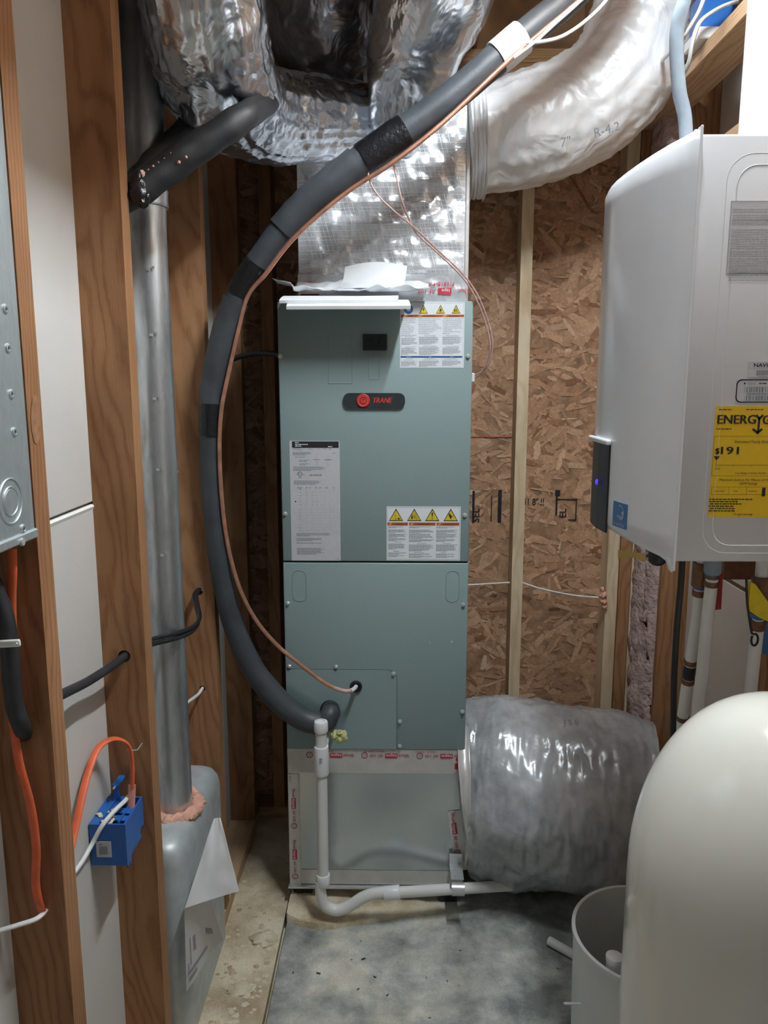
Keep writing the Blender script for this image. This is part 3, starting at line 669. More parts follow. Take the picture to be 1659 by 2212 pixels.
f.text('ink', 'AIR HANDLER', fx(503), fy(708), .0062, wid=fx(185+203))
f.ring('ink', [(fx(348)+.0062*math.cos(t), fy(680)+.0062*math.sin(t)) for t in [2*PI*i/20 for i in range(20)]], .0011)
f.text('ink', 'U', fx(334), fy(684), .0062, 'C'); f.text('ink', 'L', fx(358), fy(698), .0062, 'C')
f.text('ink', 'C', fx(288), fy(696), .004, 'C'); f.text('ink', 'US', fx(408), fy(696), .004, 'C'); f.text('ink', 'LISTED', fx(348), fy(746), .0036, 'C')
for u, wd in ((302, 112), (440, 38), (495, 34), (595, 35), (655, 60), (755, 55), (882, 40)): f.lines('greyink', fx(u), fx(u+wd), fy(886), 2, fy(160+14), fy(160+7), rnd, last=.9)
f.lines('ink', fx(342), fx(376), fy(916), 1, .003, .0017, rnd, last=.99)
for i in range(5):
    for u, wd in ((330, 60), (445, 26), (540, 26), (600, 30), (678, 14), (770, 10), (944, 16)): f.lines('paleink', fx(u), fx(u+wd), fy(965+48*i), 1, .003, .0018, rnd, last=.99)
for i in range(8): f.lines('paleink', fx(318), fx(368), fy(1250+47*i), 1, .003, .0018, rnd, last=.99)
for i in range(9): f.rect('paleink', fx(285), fy(1238+47*i), fx(1000), fy(1240+47*i))
for u in (440, 540, 640, 740, 830, 905): f.rect('paleink', fx(u), fy(940), fx(u+1.5), fy(1600))
f.disc('ink', fx(267), fy(1115), .0021, .0004, 12)
f.emit(o, NM)
# little scuffs
for u, v, r in ((929, 1388, .0016), (976, 1386, .003)):
    q = W(u, v); MB().add([(q.x+r*.6*math.cos(t), YF-.0003, q.z+r*1.2*math.sin(t)) for t in [2*PI*i/10 for i in range(10)]], [tuple(range(10))]).build('paint_scuff', 'white', ah)

# ================================================================= PAPERS ON THE AIR HANDLER
def sheet(x0, x1, y0, y1, z, th, droop, seed, amp=.001, skew=0.):
    def fn(u, v):
        y = y1+(y0-y1)*v; x = x0+(x1-x0)*u+skew*v
        dz = -droop*max(0, (YF-y)/max(YF-y0, 1e-4))**1.8 if y < YF else 0
        return (x, y, z+dz+amp*noise.noise(Vector((x*9, y*9, seed))))
    return MB().grid(fn, 24, 12, th)
o = sheet(-.298, .024, 2.045, 2.225, 1.8415, .0085, .028, 1, .0006, .010).build('booklet', 'paper', None, True)
tag(o, 'white instruction booklet, lower of two drooping over the air handler top edge', 'booklet', 'booklets on the air handler')
o = sheet(-.306, .004, 2.070, 2.226, 1.8525, .0075, .022, 2, .0012, -.004).build('booklet', 'paper', None, True)
tag(o, 'white instruction booklet, upper of two under the clear plastic bag', 'booklet', 'booklets on the air handler')
def bagfn(u, v):
    x = -.335+.42*u; y = 2.222-.098*v
    t = abs(u-.5)*2
    z = 1.876+.030*noise.noise(Vector((x*11, y*15, 4)))*(.4+v*.6)+.010*noise.noise(Vector((x*30, y*30, 9)))+.018*(1-v)-.014*v
    if u < .13: z = z*.0+1.880+(.13-u)*.10+.006*noise.noise(Vector((x*40, y*30, 2)))
    return (x, y, max(z, 1.8625))
g = MB().grid(bagfn, 60, 24, .0012)
tag(g.build('plastic_bag', 'poly', None, True), 'crumpled clear plastic document bag lying across the booklets', 'bag')
def curl(u, v):
    x = -.158+.172*u; a = v*1.25
    return (x+.012*v, 2.165+.055*math.sin(a)-.010*u, 1.872+.075*(1-math.cos(a))*1.0+.012*v+.012*math.sin(u*PI)*v)
g = MB().grid(curl, 20, 14, .0006)
tag(g.build('leaflet', 'paper', None, True), 'white leaflet curling up against the foil plenum above the booklets', 'leaflet')

# ================================================================= SUPPLY PLENUM (foil duct board)
sp = thing('supply_plenum', (-.04, 2.43, 1.84), 'shiny foil faced duct board plenum standing on the air handler', 'duct plenum')
SX0, SX1, SY0, SY1, SZ0, SZ1 = -.281, .190, 2.262, 2.63, 1.8405, 2.40
def wrinkle_face(u, v):
    x = SX0+(SX1-SX0)*u; z = SZ0+(SZ1-SZ0)*v; e = min(1, min(u, 1-u, v+.1, 1.1-v)*14)
    d = .008*noise.noise(Vector((x*3, z*26, 1)))+.006*noise.noise(Vector((x*22+z*9, z*6, 5)))+.004*noise.noise(Vector((x*40, z*40, 7)))
    return (x, SY0-e*(.003+d), z)
g = MB().box(SX0, SX1, SY0+.004, SY1, SZ0, SZ1); g.build('board_box', 'foil_flat', sp)
g = MB().grid(wrinkle_face, 90, 110); g.build('front_facing', 'foil_flat', sp, True)
# scrim threads showing through the facing (fibreglass net), one net
g = MB(); net = lambda x, z: wrinkle_face((x-SX0)/(SX1-SX0), (z-SZ0)/(SZ1-SZ0))
def thread(pts):
    for a, c in zip(pts[:-1], pts[1:]):
        d = (Vector(c)-Vector(a)); nn = Vector((-d.z, 0, d.x)).normalized()*.0005
        a, c = Vector(a)+Vector((0, -.0009, 0)), Vector(c)+Vector((0, -.0009, 0)); g.add([a-nn, c-nn, c+nn, a+nn], [(0, 1, 2, 3)])
for i in range(34):
    z = SZ0+.05+i*.0125; thread([net(SX0+.004+(SX1-SX0-.008)*j/24, z+.002*math.sin(i*2.1)+.010*(j/24-.5)) for j in range(25)])
for i in range(38):
    x = SX0+.006+i*.0125
    pts = [(x-.11*(k/22)+.055, SZ0+.05+.42*k/22) for k in range(23)]; pts = [p for p in pts if SX0+.004 < p[0] < SX1-.004]
    if len(pts) > 2: thread([net(*p) for p in pts])
g.build('scrim_net', 'scrim', sp)['kind'] = 'stuff'
# edge flange on the right and tape band along the bottom
MB().rbox(SX1-.002, SX1+.010, SY0-.004, SY0+.05, SZ0+.004, SZ1-.05, .003, 2).build('corner_tape', 'tape', sp)
def tband(u, v):
    x = SX0-.002+(SX1-SX0+.004)*u; z = 1.842+.078*v; return (x, SY0-.0105-.002*noise.noise(Vector((x*24, z*30, 3)))-.002*noise.noise(Vector((x*60, z*60, 8))), z)
tb = MB().grid(tband, 60, 10, .0004).build('foil_tape', 'foil_flat', sp, True)
f = Face((SX0, SY0-.0145, 1.920), (1, 0, 0), (0, 0, -1), (0, -1, 0)); ppm = 2.30/FPX
fu = lambda u: (u-648)*ppm*1.012
fv = lambda v: (v-574)*ppm
f.text('redprint', '0715', fu(727), fv(591), .020, 'L', rot=PI)
f.text('redprint', 'P/181B-FX', fu(962), fv(590), .017, 'L', rot=PI); f.text('redprint', 'AF 100', fu(925), fv(604), .017, 'L', rot=PI)
f.rect('redprint', fu(930), fv(602), fu(957), fv(614)); f.text('white', 'tape', fu(954), fv(604), .014, 'L', .0006, rot=PI)
f.text('redprint', 'Shur', fu(992), fv(604), .017, 'L', rot=PI); f.rect('redprint', fu(652), fv(613), fu(690), fv(622)); f.text('redprint', '181A-P', fu(675), fv(588), .014, 'L', rot=PI)
f.emit(tb, NM)
# collar rings on the plenum top
for cx, cy, r in ((-.02, 2.40, .115), (-.12, 2.52, .10)):
    g = MB(); pts = [(cx+r*math.cos(t)*1.05, cy+r*.6*math.sin(t), SZ1-.02+.012*noise.noise(Vector((math.cos(t)*3, math.sin(t)*3, 2)))) for t in [2*PI*i/40 for i in range(41)]]
    g.tube(pts, .02, 12, disp=lambda i, t, p: .009*noise.noise(p*38), caps=False); g.build('duct_collar', 'foil', sp, True)

# ================================================================= FLEX DUCTS
def duct(name, pts, radii, mat, label, seed, per=18, seg=72, rib=.0022, crum=.0045, ribf=130., lab_group='flexible ducts', sag=.012, fold=(7, 4.5)):
    path = spline(pts, per); n = len(path); R = lerpl(radii, n)
    so = Vector((seed*7.7, seed*1.3, 0)); L = [0]
    for a, c in zip(path[:-1], path[1:]): L.append(L[-1]+(c-a).length)
    def dp(i, t, p):
        s_ = L[i]
        a = noise.noise(Vector((s_*34, math.cos(t)*1.6, math.sin(t)*1.6))+so)          # ring wrinkles
        c = noise.noise(Vector((s_*fold[0], math.cos(t)*fold[1], math.sin(t)*fold[1]))+so)           # long folds
        d = abs(noise.noise(p*24+so))+.6*abs(noise.noise(p*52+so))
        return sag*noise.noise(p*4.5+so)+crum*c*.9+rib*a*2-crum*.9*d
    g = MB(); g.tube(path, R, seg, disp=dp)
    o = g.build(name, mat, None, True)
    tag(o, label, 'duct', lab_group); return o, path, R
# left: drops from the joists, bends and runs to the plenum
dA, pA, rA = duct('flexible_duct', PP([(400, -260, 1.58), (418, -110, 1.60), (442, 40, 1.66), (470, 150, 1.76), (510, 225, 1.90), (580, 252, 2.04), (680, 256, 2.18), (795, 262, 2.33)]), [.126, .127, .129, .129, .118, .110, .106, .10], 'foil',
     'wrinkled foil flexible duct dropping from the joists beside the left studs', 1, per=22, seg=96, fold=(2.2, 6.5), crum=.008)
dC, _, _ = duct('flexible_duct', PP([(790, 285, 2.5), (740, 160, 2.45), (695, 40, 2.36), (655, -90, 2.3), (640, -240, 2.3)]), [.10, .15, .17, .17, .165], 'foil_shaded', 'shaded silver flexible duct rising at top centre, furthest back', 2, rib=.003, crum=.003)
dD, _, _ = duct('flexible_duct', PP([(862, 330, 2.32), (858, 240, 2.22), (890, 120, 2.16), (935, -10, 2.10), (975, -150, 2.08), (1000, -300, 2.08)]), [.055, .085, .125, .15, .155, .155], 'foil', 'silver flexible duct above the plenum rising between the shaded duct and the black hose', 3, rib=.003, crum=.003)
dE, pE, rE = duct('flexible_duct', PP([(1004, 303, 2.40), (1050, 299, 2.40), (1130, 284, 2.40), (1240, 240, 2.40), (1335, 160, 2.38), (1395, 30, 2.36), (1425, -130, 2.33), (1440, -300, 2.3)]), [.155, .150, .160, .160, .155, .15, .145, .145], 'foil_lit',
     'brightly lit silver flexible duct leaving the right side of the upper plenum', 4, per=22, seg=96, crum=.007)
g = MB(); a, c = P(1004, 303, Y=2.4), P(1040, 300, Y=2.4)
g.tube(spline([a, a.lerp(c, .5), c], 8), [.158+.012*math.sin(i*.9)**2 for i in range(17)], 60, disp=lambda i, t, p: .012*noise.noise(p*22)); g.build('taped_collar', 'foil_lit', dE, True)
# print on the duct jacket
def on_duct(o, pts_px, s, size, yy, rot):
    q = P(*pts_px, Y=yy); f = Face(q, (math.cos(rot), 0, math.sin(rot)), (math.sin(rot)*.8, .35, -math.cos(rot)*.9), (0, -1, -.25)); f.text('greyink', s, 0, 0, size, d=.0); f.emit(o, {'greyink': 'jacket_print'})
on_duct(dE, (1285, 297), 'R-4.2', .034, 2.247, .28); on_duct(dE, (1212, 318), '7"', .034, 2.232, .2)
# return duct, lower right
dF, _, _ = duct('return_duct', [(.226, 2.365, .330), (.262, 2.36, .334), (.33, 2.345, .328), (.43, 2.325, .318), (.55, 2.30, .312), (.67, 2.275, .312), (.80, 2.25, .31)], [.235, .275, .302, .310, .298, .282, .25], 'foil_dull',
     'fat dusty silver return duct lying behind the cream tank', 5, per=22, seg=96, rib=.0016, crum=.014, sag=.030, fold=(4.5, 3.0))
dF['group'] = 'flexible ducts'
g = MB(); g.tube(spline([(.211, 2.365, .330), (.228, 2.365, .330), (.244, 2.363, .332)], 8), [.268+.004*math.sin(i) for i in range(17)], 72, disp=lambda i, t, p: .010*noise.noise(p*16)+.004*noise.noise(p*60)); g.build('taped_collar', 'tape', dF, True)
q = P(1217, 1567, Y=2.085); f = Face(q, (1, 0, 0), (0, -.4, -.9), (0, -1, .4)); f.text('greyink', 'J 5 8', 0, 0, .024, d=0.0); f.emit(dF, {'greyink': 'jacket_print'})

# ================================================================= RETURN PLENUM (base)
rp = thing('return_plenum', (-.06, 2.4, .03), 'taped silver duct board base box under the air handler', 'duct plenum')
RX0, RX1, RZ0, RZ1 = -.334, .208, .062, .5195
MB().rbox(RX0, RX1, YF+.004, 2.63, RZ0, RZ1, .003, 1).build('board_box', 'foil_base', rp)
MB().box(RX0-.003, RX1+.003, YF-.008, 2.635, RZ0-.006, RZ0).build('base_lip', 'steel', rp)
for x in (RX0+.01, RX1-.075):
    for y in (YF+.01, 2.52): MB().rbox(x, x+.06, y, y+.09, .0, RZ0-.007, .006, 2).build('rubber_foot', 'black', rp)
def tapestrip(u0, v0, u1, v1, lab=None, tilt=0., dy=.0, ext=1.):
    a = P(u0, v0, Y=YF+.003); c = P(u1, v1, Y=YF+.003); g = MB(); y = YF+.0025-dy
    m_ = Vector(((a.x+c.x)/2, y, (a.z+c.z)/2)); hw, hh = (c.x-a.x)/2, (a.z-c.z)/2; ct, st = math.cos(tilt), math.sin(tilt)
    def fn(u, v):
        x, z = (u*2-1)*hw, (1-v*2)*hh; return (m_.x+x*ct-z*st, y-.0006*noise.noise(Vector((x*50, z*50, dy*1e4))), m_.z+x*st+z*ct)
    o = g.grid(fn, 30, 12, .0003).build('foil_tape', 'tape', rp, True)
    f = Face((m_.x-hw*ct-hh*st, y-.0012, m_.z-hw*st+hh*ct), (ct, 0, st), (st, 0, -ct), (0, -1, 0)); return o, f, 2*hw, 2*hh
def brand(f, u, v, h, rot):
    """one repeat of the red tape print, reading along rot"""
    cr, sr = math.cos(rot), math.sin(rot)
    def pos(a, b_): return (u+a*cr-b_*sr, v+a*sr+b_*cr)
    f.text('redprint', 'Shur', *pos(0, 0), h*1.45, 'L', wid=h*3.5, rot=rot, bold=1)
    x0 = h*3.7; q = [pos(x0, -h*1.25), pos(x0+h*3.9, -h*1.25), pos(x0+h*3.9, h*.3), pos(x0, h*.3)]; f.poly('redprint', q, .0003)
    f.text('white', 'tape', *pos(x0+h*.2, 0), h*1.45, 'L', .0006, wid=h*3.4, rot=rot, bold=1)
    f.text('redprint', 'AF 100', *pos(x0+h*4.6, 0), h*1.4, 'L', wid=h*4.2, rot=rot)
    c = pos(x0+h*10.5, -h*.4); f.ring('redprint', [(c[0]+h*.95*math.cos(t), c[1]+h*.95*math.sin(t)) for t in [2*PI*i/16 for i in range(16)]], h*.18)
    f.text('redprint', 'UL', *pos(x0+h*10.5-h*.5, -h*.05), h*.85, 'L', rot=rot)
# top strip, print upside-down
o, f, LW, LH = tapestrip(622, 1617, 1004, 1672)
h = .0095
for u in (1006-622, 887-622, 768-622): brand(f, (u-4)*LW/382, .0155, h, PI)
for u in (940, 830, 720, 640): f.text('redprint', '181A-P / 181B-FX', (u-622)*LW/382, .0035, .0085, 'L', rot=PI, wid=.062) if u > 700 else None
f.emit(o, NM)
# left strip, print reading downwards
o, f, LW, LH = tapestrip(622, 1672, 651, 1912, dy=.0004)
for v in (1702, 1812): brand(f, .012, (v-1672)*LH/240, .0088, PI/2)
f.text('redprint', '181A-P', .004, .004, .008, 'L', rot=PI/2); f.emit(o, NM)
o, f, LW, LH = tapestrip(651, 1878, 1000, 1912, dy=.0002)
o, f, LW, LH = tapestrip(976, 1750, 1003, 1880, tilt=.13, dy=.0006); brand(f, .010, .006, .0095, PI/2); f.emit(o, NM)
o, f, LW, LH = tapestrip(978, 1634, 1006, 1668, dy=.0008, tilt=.03); f.rect('redprint', .006, .022, .036, .040); f.rect('redprint', .010, .003, .036, .013); f.text('redprint', 'AF', .005, .030, .012, 'R', rot=PI); f.emit(o, NM)

# ================================================================= REFRIGERANT LINES
hp = [(1420, -420, 2.02, .034), (1400, -260, 2.02, .034), (1335, -120, 2.02, .034), (1240, -12, 2.01, .034), (1110, 95, 2.0, .036), (960, 222, 2.0, .036), (830, 313, 2.0, .038), (740, 378, 2.0, .036), (650, 452, 2.0, .034), (572, 545, 2.01, .031), (515, 637, 2.03, .030),
      (478, 740, 2.04, .029), (457, 840, 2.05, .027), (454, 905, 2.05, .025), (453, 1000, 2.06, .0255), (460, 1110, 2.07, .027), (476, 1230, 2.08, .028), (503, 1345, 2.10, .030), (545, 1440, 2.115, .032), (600, 1512, 2.125, .034),
      (655, 1553, 2.13, .034), (697, 1560, 2.132, .032), (713, 1542, 2.14, .029), (713, 1532, 2.176, .027)]
pts = spline(PP([q[:3] for q in hp]), 8); rad = lerpl([q[3] for q in hp], len(pts))
ls = MB().tube(pts, rad, 28, disp=lambda i, t, p: .0015*noise.noise(p*14)).build('insulated_hose', 'hose', None, True)
tag(ls, 'thick charcoal foam insulated refrigerant line sweeping down past the air handler', 'pipe')
def wrap(i0, i1, mat, name, k=1.06):
    g = MB(); g.tube(pts[i0:i1], [r*k+.001 for r in rad[i0:i1]], 28, disp=lambda i, t, p: .002*noise.noise(p*45)); o = g.build(name, mat, ls, True); return o
def near(u, v):
    best = min(range(len(pts)), key=lambda i: (Vector(proj(pts[i]))-Vector((u, v))).length); return best
def proj(p):
    d = Vector(p)-Vector((0, 0, CAM_H)); z = d.dot(_F); return (829.5+FPX*d.dot(_R)/z, 1106-FPX*d.dot(_U)/z)
i = near(815, 320); wrap(i-4, i+4, 'blacktape', 'black_tape', 1.05)
i = near(530, 610); wrap(i-4, i+3, 'blacktape', 'black_tape', 1.02)
i = near(455, 906); wrap(i-4, i+4, 'blacktape', 'black_tape', 1.12)
i = near(1110, 95); o = wrap(i-1, i+3, 'wire_white', 'white_tape', 1.1); o['label'] = 'white tape wrapped round the hose'
# overlapping foam sleeves, lower ends cut square
for (u0, v0), (u1, v1) in (((770, 352), (600, 505)), ((508, 655), (455, 880))):
    i0, i1 = near(u0, v0), near(u1, v1); o = wrap(i0, i1, 'hose', 'foam_sleeve', 1.10)
cp = spline(PP([(1425, -400, 1.97), (1395, -210, 1.975), (1330, -70, 1.985), (1235, 15, 1.975), (1100, 130, 1.97), (960, 262, 1.97), (850, 350, 1.97), (760, 408, 1.985), (690, 463, 1.985), (625, 525, 1.99), (575, 590, 2.0), (535, 640, 2.01), (515, 712, 2.02), (495, 800, 2.03), (479, 880, 2.03), (474, 960, 2.04), (478, 1060, 2.05), (489, 1160, 2.06), (513, 1258, 2.07),
                 (550, 1335, 2.09), (600, 1395, 2.11), (655, 1440, 2.12), (705, 1477, 2.125), (740, 1492, 2.13), (760, 1491, 2.135), (769, 1483, 2.17)]), 7)
cpo = MB().tube(cp[:-18], .0058, 12).build('copper_line', 'copper', None, True)
tag(cpo, 'thin bare copper liquid line running beside the charcoal hose', 'pipe')
MB().tube(cp[-19:-8], .0062, 12).build('pink_end', 'pinkwire', cpo, True)
MB().tube(cp[-9:], .0064, 12).build('white_sleeve', 'wire_white', cpo, True)
# thermostat wire, two strands
for k, lab in ((0, 'thin pink wire looping from the hose tape to the cabinet right side'), (1, 'thin pink wire hanging from the copper line and joining the loop')):
    if k == 0: q = [(797, 362, 1.99), (797, 385, 1.985), (815, 420, 1.98), (850, 455, 1.99), (895, 492, 2.05), (950, 545, 2.12), (1000, 592, 2.16), (1033, 640, 2.17), (1056, 700, 2.19), (1064, 745, 2.2), (1056, 785, 2.22), (1040, 803, 2.24), (1022, 811, 2.26)]
    else: q = [(848, 345, 1.985), (858, 390, 1.985), (870, 440, 1.99), (890, 488, 2.05), (905, 510, 2.07), (950, 551, 2.12), (998, 598, 2.155), (1028, 645, 2.17), (1050, 702, 2.19), (1059, 748, 2.2), (1052, 782, 2.22), (1037, 808, 2.24), (1022, 817, 2.26)]
    o = MB().tube(spline(PP(q), 8), .0022, 8).build('thermostat_wire', 'pinkwire', None, True); tag(o, lab, 'wire', 'thermostat wires')
MB().rbox(.207, .222, 2.24, 2.275, P(1022, 815, Y=2.26).z-.014, P(1022, 815, Y=2.26).z+.012, .003, 2).build('cable_clamp', 'wire_white', ah)

# ================================================================= CONDENSATE DRAIN
dr = thing('condensate_drain', P(693, 1905, Y=2.075), 'white plastic condensate drain pipe with a trap in front of the air handler base', 'pipe')
Z_ = lambda u, v: P(u, v, Y=2.075)
a = Z_(693, 1550); xc = a.x
MB().lathe([(.0195, 0), (.0205, .003), (.0205, .026), (.0185, .031), (.012, .032), (.012, .028)], (xc, 2.075, Z_(693, 1580).z), 24).build('cap', 'pvcfit', dr, True)
MB().cyl((xc, 2.075, Z_(693, 1612).z), (xc, 2.075, Z_(693, 1575).z), .0165, 24).build('riser', 'pvc', dr, True)
te = MB().lathe([(.0205, 0), (.0212, .003), (.0212, .084), (.0205, .087)], (xc, 2.075, Z_(693, 1672).z), 24).build('tee', 'pvcfit', dr, True)
zt = Z_(693, 1618).z
MB().cyl((xc, 2.075, zt), (xc, 2.177, zt), .018, 20).build('tee_branch', 'pvcfit', te, True)
MB().cyl((xc, 2.075, Z_(693, 1900).z), (xc, 2.075, Z_(693, 1665).z), .0165, 24).build('down_pipe', 'pvc', dr, True)
MB().lathe([(.0195, 0), (.0205, .002), (.0205, .032), (.0195, .034)], (xc, 2.075, Z_(692, 1910).z), 24).build('coupling', 'pvcfit', dr, True)
tp = spline([Z_(693, 1904), Z_(693, 1930), Z_(702, 1955), Z_(727, 1966), Z_(756, 1956), Z_(785, 1938), Z_(815, 1929), Z_(842, 1928)], 8)
MB().tube(tp, .0168, 24).build('trap', 'pvc', dr, True)
q0, q1 = Z_(829, 1930), Z_(864, 1927)
MB().lathe([(.0195, 0), (.0208, .002), (.0208, (q1-q0).length-.002), (.0195, (q1-q0).length)], q0, 24, q1-q0).build('coupling', 'pvcfit', dr, True)
MB().cyl(Z_(855, 1928), P(1125, 1911.5, Y=2.17), .0165, 24).build('outlet_pipe', 'pvc', dr, True)
q = Z_(989, 1920); g = MB()
g.tube([(q.x, 2.075+.021*math.cos(t), q.z+.021*math.sin(t)) for t in [PI*.5+2*PI*.62*i/16 for i in range(17)]], .018, 10, rx=None) if 0 else None
g.grid(lambda u, v: (q.x-.019+.038*u, 2.075-.0195*math.cos(-PI*.55+v*PI*1.05), q.z-.0195*math.sin(-PI*.55+v*PI*1.05)+.0), 4, 16, .0012)
g.box(q.x-.019, q.x+.019, 2.09, 2.171, q.z+.0185, q.z+.0197)
st = g.build('pipe_strap', 'steel', dr, True)
MB().box(q.x-.019, q.x+.019, 2.168, 2.171, q.z+.01, q.z+.052).build('strap_tab', 'steel', st)
f = Face((xc-.02, 2.075-.0214, Z_(693, 1628).z), (1, 0, 0), (0, 0, -1), (0, -1, 0))
f.lines('greyink', .016, .026, .004, 6, .0032, .0016, random.Random(5)); f.emit(te, NM)
g = MB(); q = P(734, 1590, Y=2.10)
for i in range(9):
    t = i*2*PI/8; g.blob((q.x+.014*math.cos(t)*(i > 0), q.y+.006*math.sin(i*3), q.z+.011*math.sin(t)*(i > 0)), .011, i, .6, 2, 1.8, (1, .7, .9))
g.tube(spline([(q.x-.01, q.y, q.z), (q.x-.02, q.y+.01, q.z-.01), (q.x-.028, q.y+.03, q.z-.002)], 5), .004, 8)
tag(g.build('foam_tuft', 'leafyfoam', None, True), 'small dry yellow green foam tuft beside the drain tee', 'foam')

# ================================================================= LEFT SIDE: ELECTRIC PANEL, CABLES
pn = thing('breaker_box', (-.56, .86, 1.38), 'galvanised steel back of an electrical panel with knockouts at the picture edge', 'electrical panel')
PX = -.512; py0, py1 = .66, 1.062; pz0 = P(72, 1160, X=PX).z; pz1 = P(1, 268, X=PX).z+.08
MB().rbox(XD+.004, PX, py0+.045, py1, pz0, 2.06, .004, 2).build('enclosure', 'panelsteel', pn)
pz_in = P(70, 1143, X=PX).z
MB().rbox(PX-.004, PX+.0035, py0+.045, py1+.001, pz0-.002, pz_in, .002, 1).build('bottom_flange', 'panelsteel', pn)
for u, v in ((11, 667), (17, 752), (24, 851), (31, 933), (50, 1142)):
    q = P(u, v, X=PX)
    MB().lathe([(.0065, 0), (.006, .0022), (.0038, .0028), (.003, .0005)], (PX-.0005, q.y, q.z), 14, (1, 0, 0), caps=False).build('dimple_hole', 'panelsteel', pn, True)
    MB().lathe([(.0034, 0), (.0034, .0006)], (PX-.0002, q.y, q.z), 12, (1, 0, 0)).build('hole', 'black', pn)
q = P(46, 1171, X=PX+.003); MB().lathe([(.006, 0), (.005, .003), (.001, .0035)], (PX+.0033, q.y, q.z), 12, (1, 0, 0)).build('screw', 'steel', pn, True)
q = P(23, 1083, X=PX)
for r in (.019, .030):
    g = MB(); g.tube([(PX+.0002, q.y+r*math.cos(t), q.z+r*math.sin(t)) for t in [2*PI*i/40 for i in range(41)]], .0014, 8, caps=False); g.build('knockout_ring', 'panelsteel', pn, True)
g = MB(); g.lathe([(.0165, 0), (.016, .0012), (.001, .0012)], (PX, q.y, q.z), 32, (1, 0, 0)); g.build('knockout', 'panelsteel', pn, True)

def cable(name, pxs, r, mat, label, cat='cable', flat=None, seg=12, group=None, world=None, up=None):
    p = spline(world if world else PP(pxs), 8); o = MB().tube(p, r, seg, rx=flat, up=up).build(name, mat, None, True); return tag(o, label, cat, group)
cable('electrical_cable', [(26, 1185, 1.045), (27, 1230, 1.045), (25, 1300, 1.048), (27, 1400, 1.05), (27, 1530, 1.052), (40, 1640, 1.054), (66, 1740, 1.056), (78, 1830, 1.057), (77, 1910, 1.058), (88, 1962, 1.062), (98, 1980, 1.085)], .0068, 'orangeflex',
      'orange electrical cable running down the nearest stud below the panel', flat=.6, up=(0, 1, 0))
cable('electrical_cable', [(-25, 1240, 1.03), (-4, 1290, 1.035), (12, 1340, 1.035), (20, 1400, 1.035), (25, 1470, 1.037), (33, 1530, 1.04), (45, 1565, 1.045), (52, 1585, 1.072)], .0125, 'rubber', 'thick black cable clipped to the nearest stud and ending in it')
q = P(20, 1390, Y=1.022)
g = MB(); g.rbox(q.x-.016, q.x+.016, q.y-.003, q.y+.003, q.z-.0055, q.z+.0055, .0028, 3, Matrix.Translation(q) @ Matrix.Rotation(-.06, 4, 'Y') @ Matrix.Translation(-q))
o = g.build('cable_clip', 'wire_white', None, True); tag(o, 'small white plastic clip across the thick black cable', 'clip')
MB().lathe([(.0028, 0), (.0024, .001), (.0008, .0014)], (q.x+.011, q.y-.003, q.z), 10, (0, -1, 0)).build('nail', 'steel', o, True)
cable('electrical_cable', [(-30, 2018, 1.03), (0, 2010, 1.035), (40, 1998, 1.04), (80, 1984, 1.05), (102, 1962, 1.075)], .0048, 'wire_white', 'white cable entering the nearest stud at lower left', flat=.7)
h = P(268, 1418, Y=1.497)
cable('electrical_cable', None, .0085, 'rubber', 'black cable sloping from the second stud hole towards the nearest stud', world=[P(98, 1518, Y=1.12), P(140, 1497, Y=1.2), P(190, 1472, Y=1.33), P(240, 1440, Y=1.43), h+Vector((0, -.01, 0)), h+Vector((.004, .03, .004)), Vector((-.558, 1.59, h.z+.0))])
# black flat loop between studs 2 and 3
a = P(432, 1272, Y=2.093)
for k, lab in ((0, 'black flat cable crossing the round metal duct, upper strand'), (1, 'black flat cable crossing the round metal duct, lower strand')):
    o_ = .0122*k
    cable('electrical_cable', None, .0055, 'black', lab, group='black strands across the duct', world=[P(300, 1390, Y=1.56)+Vector((0, 0, -o_)), P(335, 1379, Y=1.66)+Vector((0, 0, -o_)), P(380, 1368, Y=1.72)+Vector((0, 0, -o_)), P(415, 1355, Y=1.85)+Vector((0, 0, -o_*.8)), P(431, 1335, Y=1.95)+Vector((-.003*k, 0, -o_*.5)), P(427, 1305, Y=2.02)+Vector((-.006*k, 0, 0)), P(424, 1285, Y=2.06)+Vector((-.006*k, 0, 0)), a+Vector((-.002*k, .02, 0)), a+Vector((0, .1, 0))])
a = P(437, 1487, Y=2.093)
cable('electrical_cable', None, .0045, 'wire_white', 'short white cable passing through the third stud behind the duct', world=[P(395, 1524, Y=1.9), P(410, 1514, Y=1.97), P(428, 1500, Y=2.05), a, a+Vector((0, .1, 0))])
cable('electrical_cable', [(455, 810, 2.62), (500, 778, 2.5), (540, 765, 2.42), (575, 763, 2.36), (608, 768, 2.30)], .0085, 'rubber', 'black cable arching into the left side of the air handler')
for s_, (u0, v0), (u1, v1) in ():
    pass
# white cable behind the air handler on the OSB
zc = P(1100, 1260, Y=2.70).z
cable('electrical_cable', None, .0038, 'wire_white', 'thin white cable crossing the strand board through the pale stud', flat=.8,
      world=[P(985, 1265, Y=2.70), P(1040, 1262, Y=2.705), Vector((.405, 2.71, zc)), Vector((.45, 2.71, zc)), P(1170, 1272, Y=2.695), P(1240, 1286, Y=2.68), P(1300, 1291, Y=2.66)])
g = MB()
for i, (u, v, r) in enumerate(((1301, 1272, .008), (1304, 1285, .012), (1303, 1300, .013), (1305, 1310, .010), (1297, 1287, .007))): g.blob(P(u, v, Y=2.655), r, i, .5, 2, 1.5)
tag(g.build('foam_caulk', 'caulk', None, True), 'small pink foam blob sealing the white cable at the corner stud', 'foam')

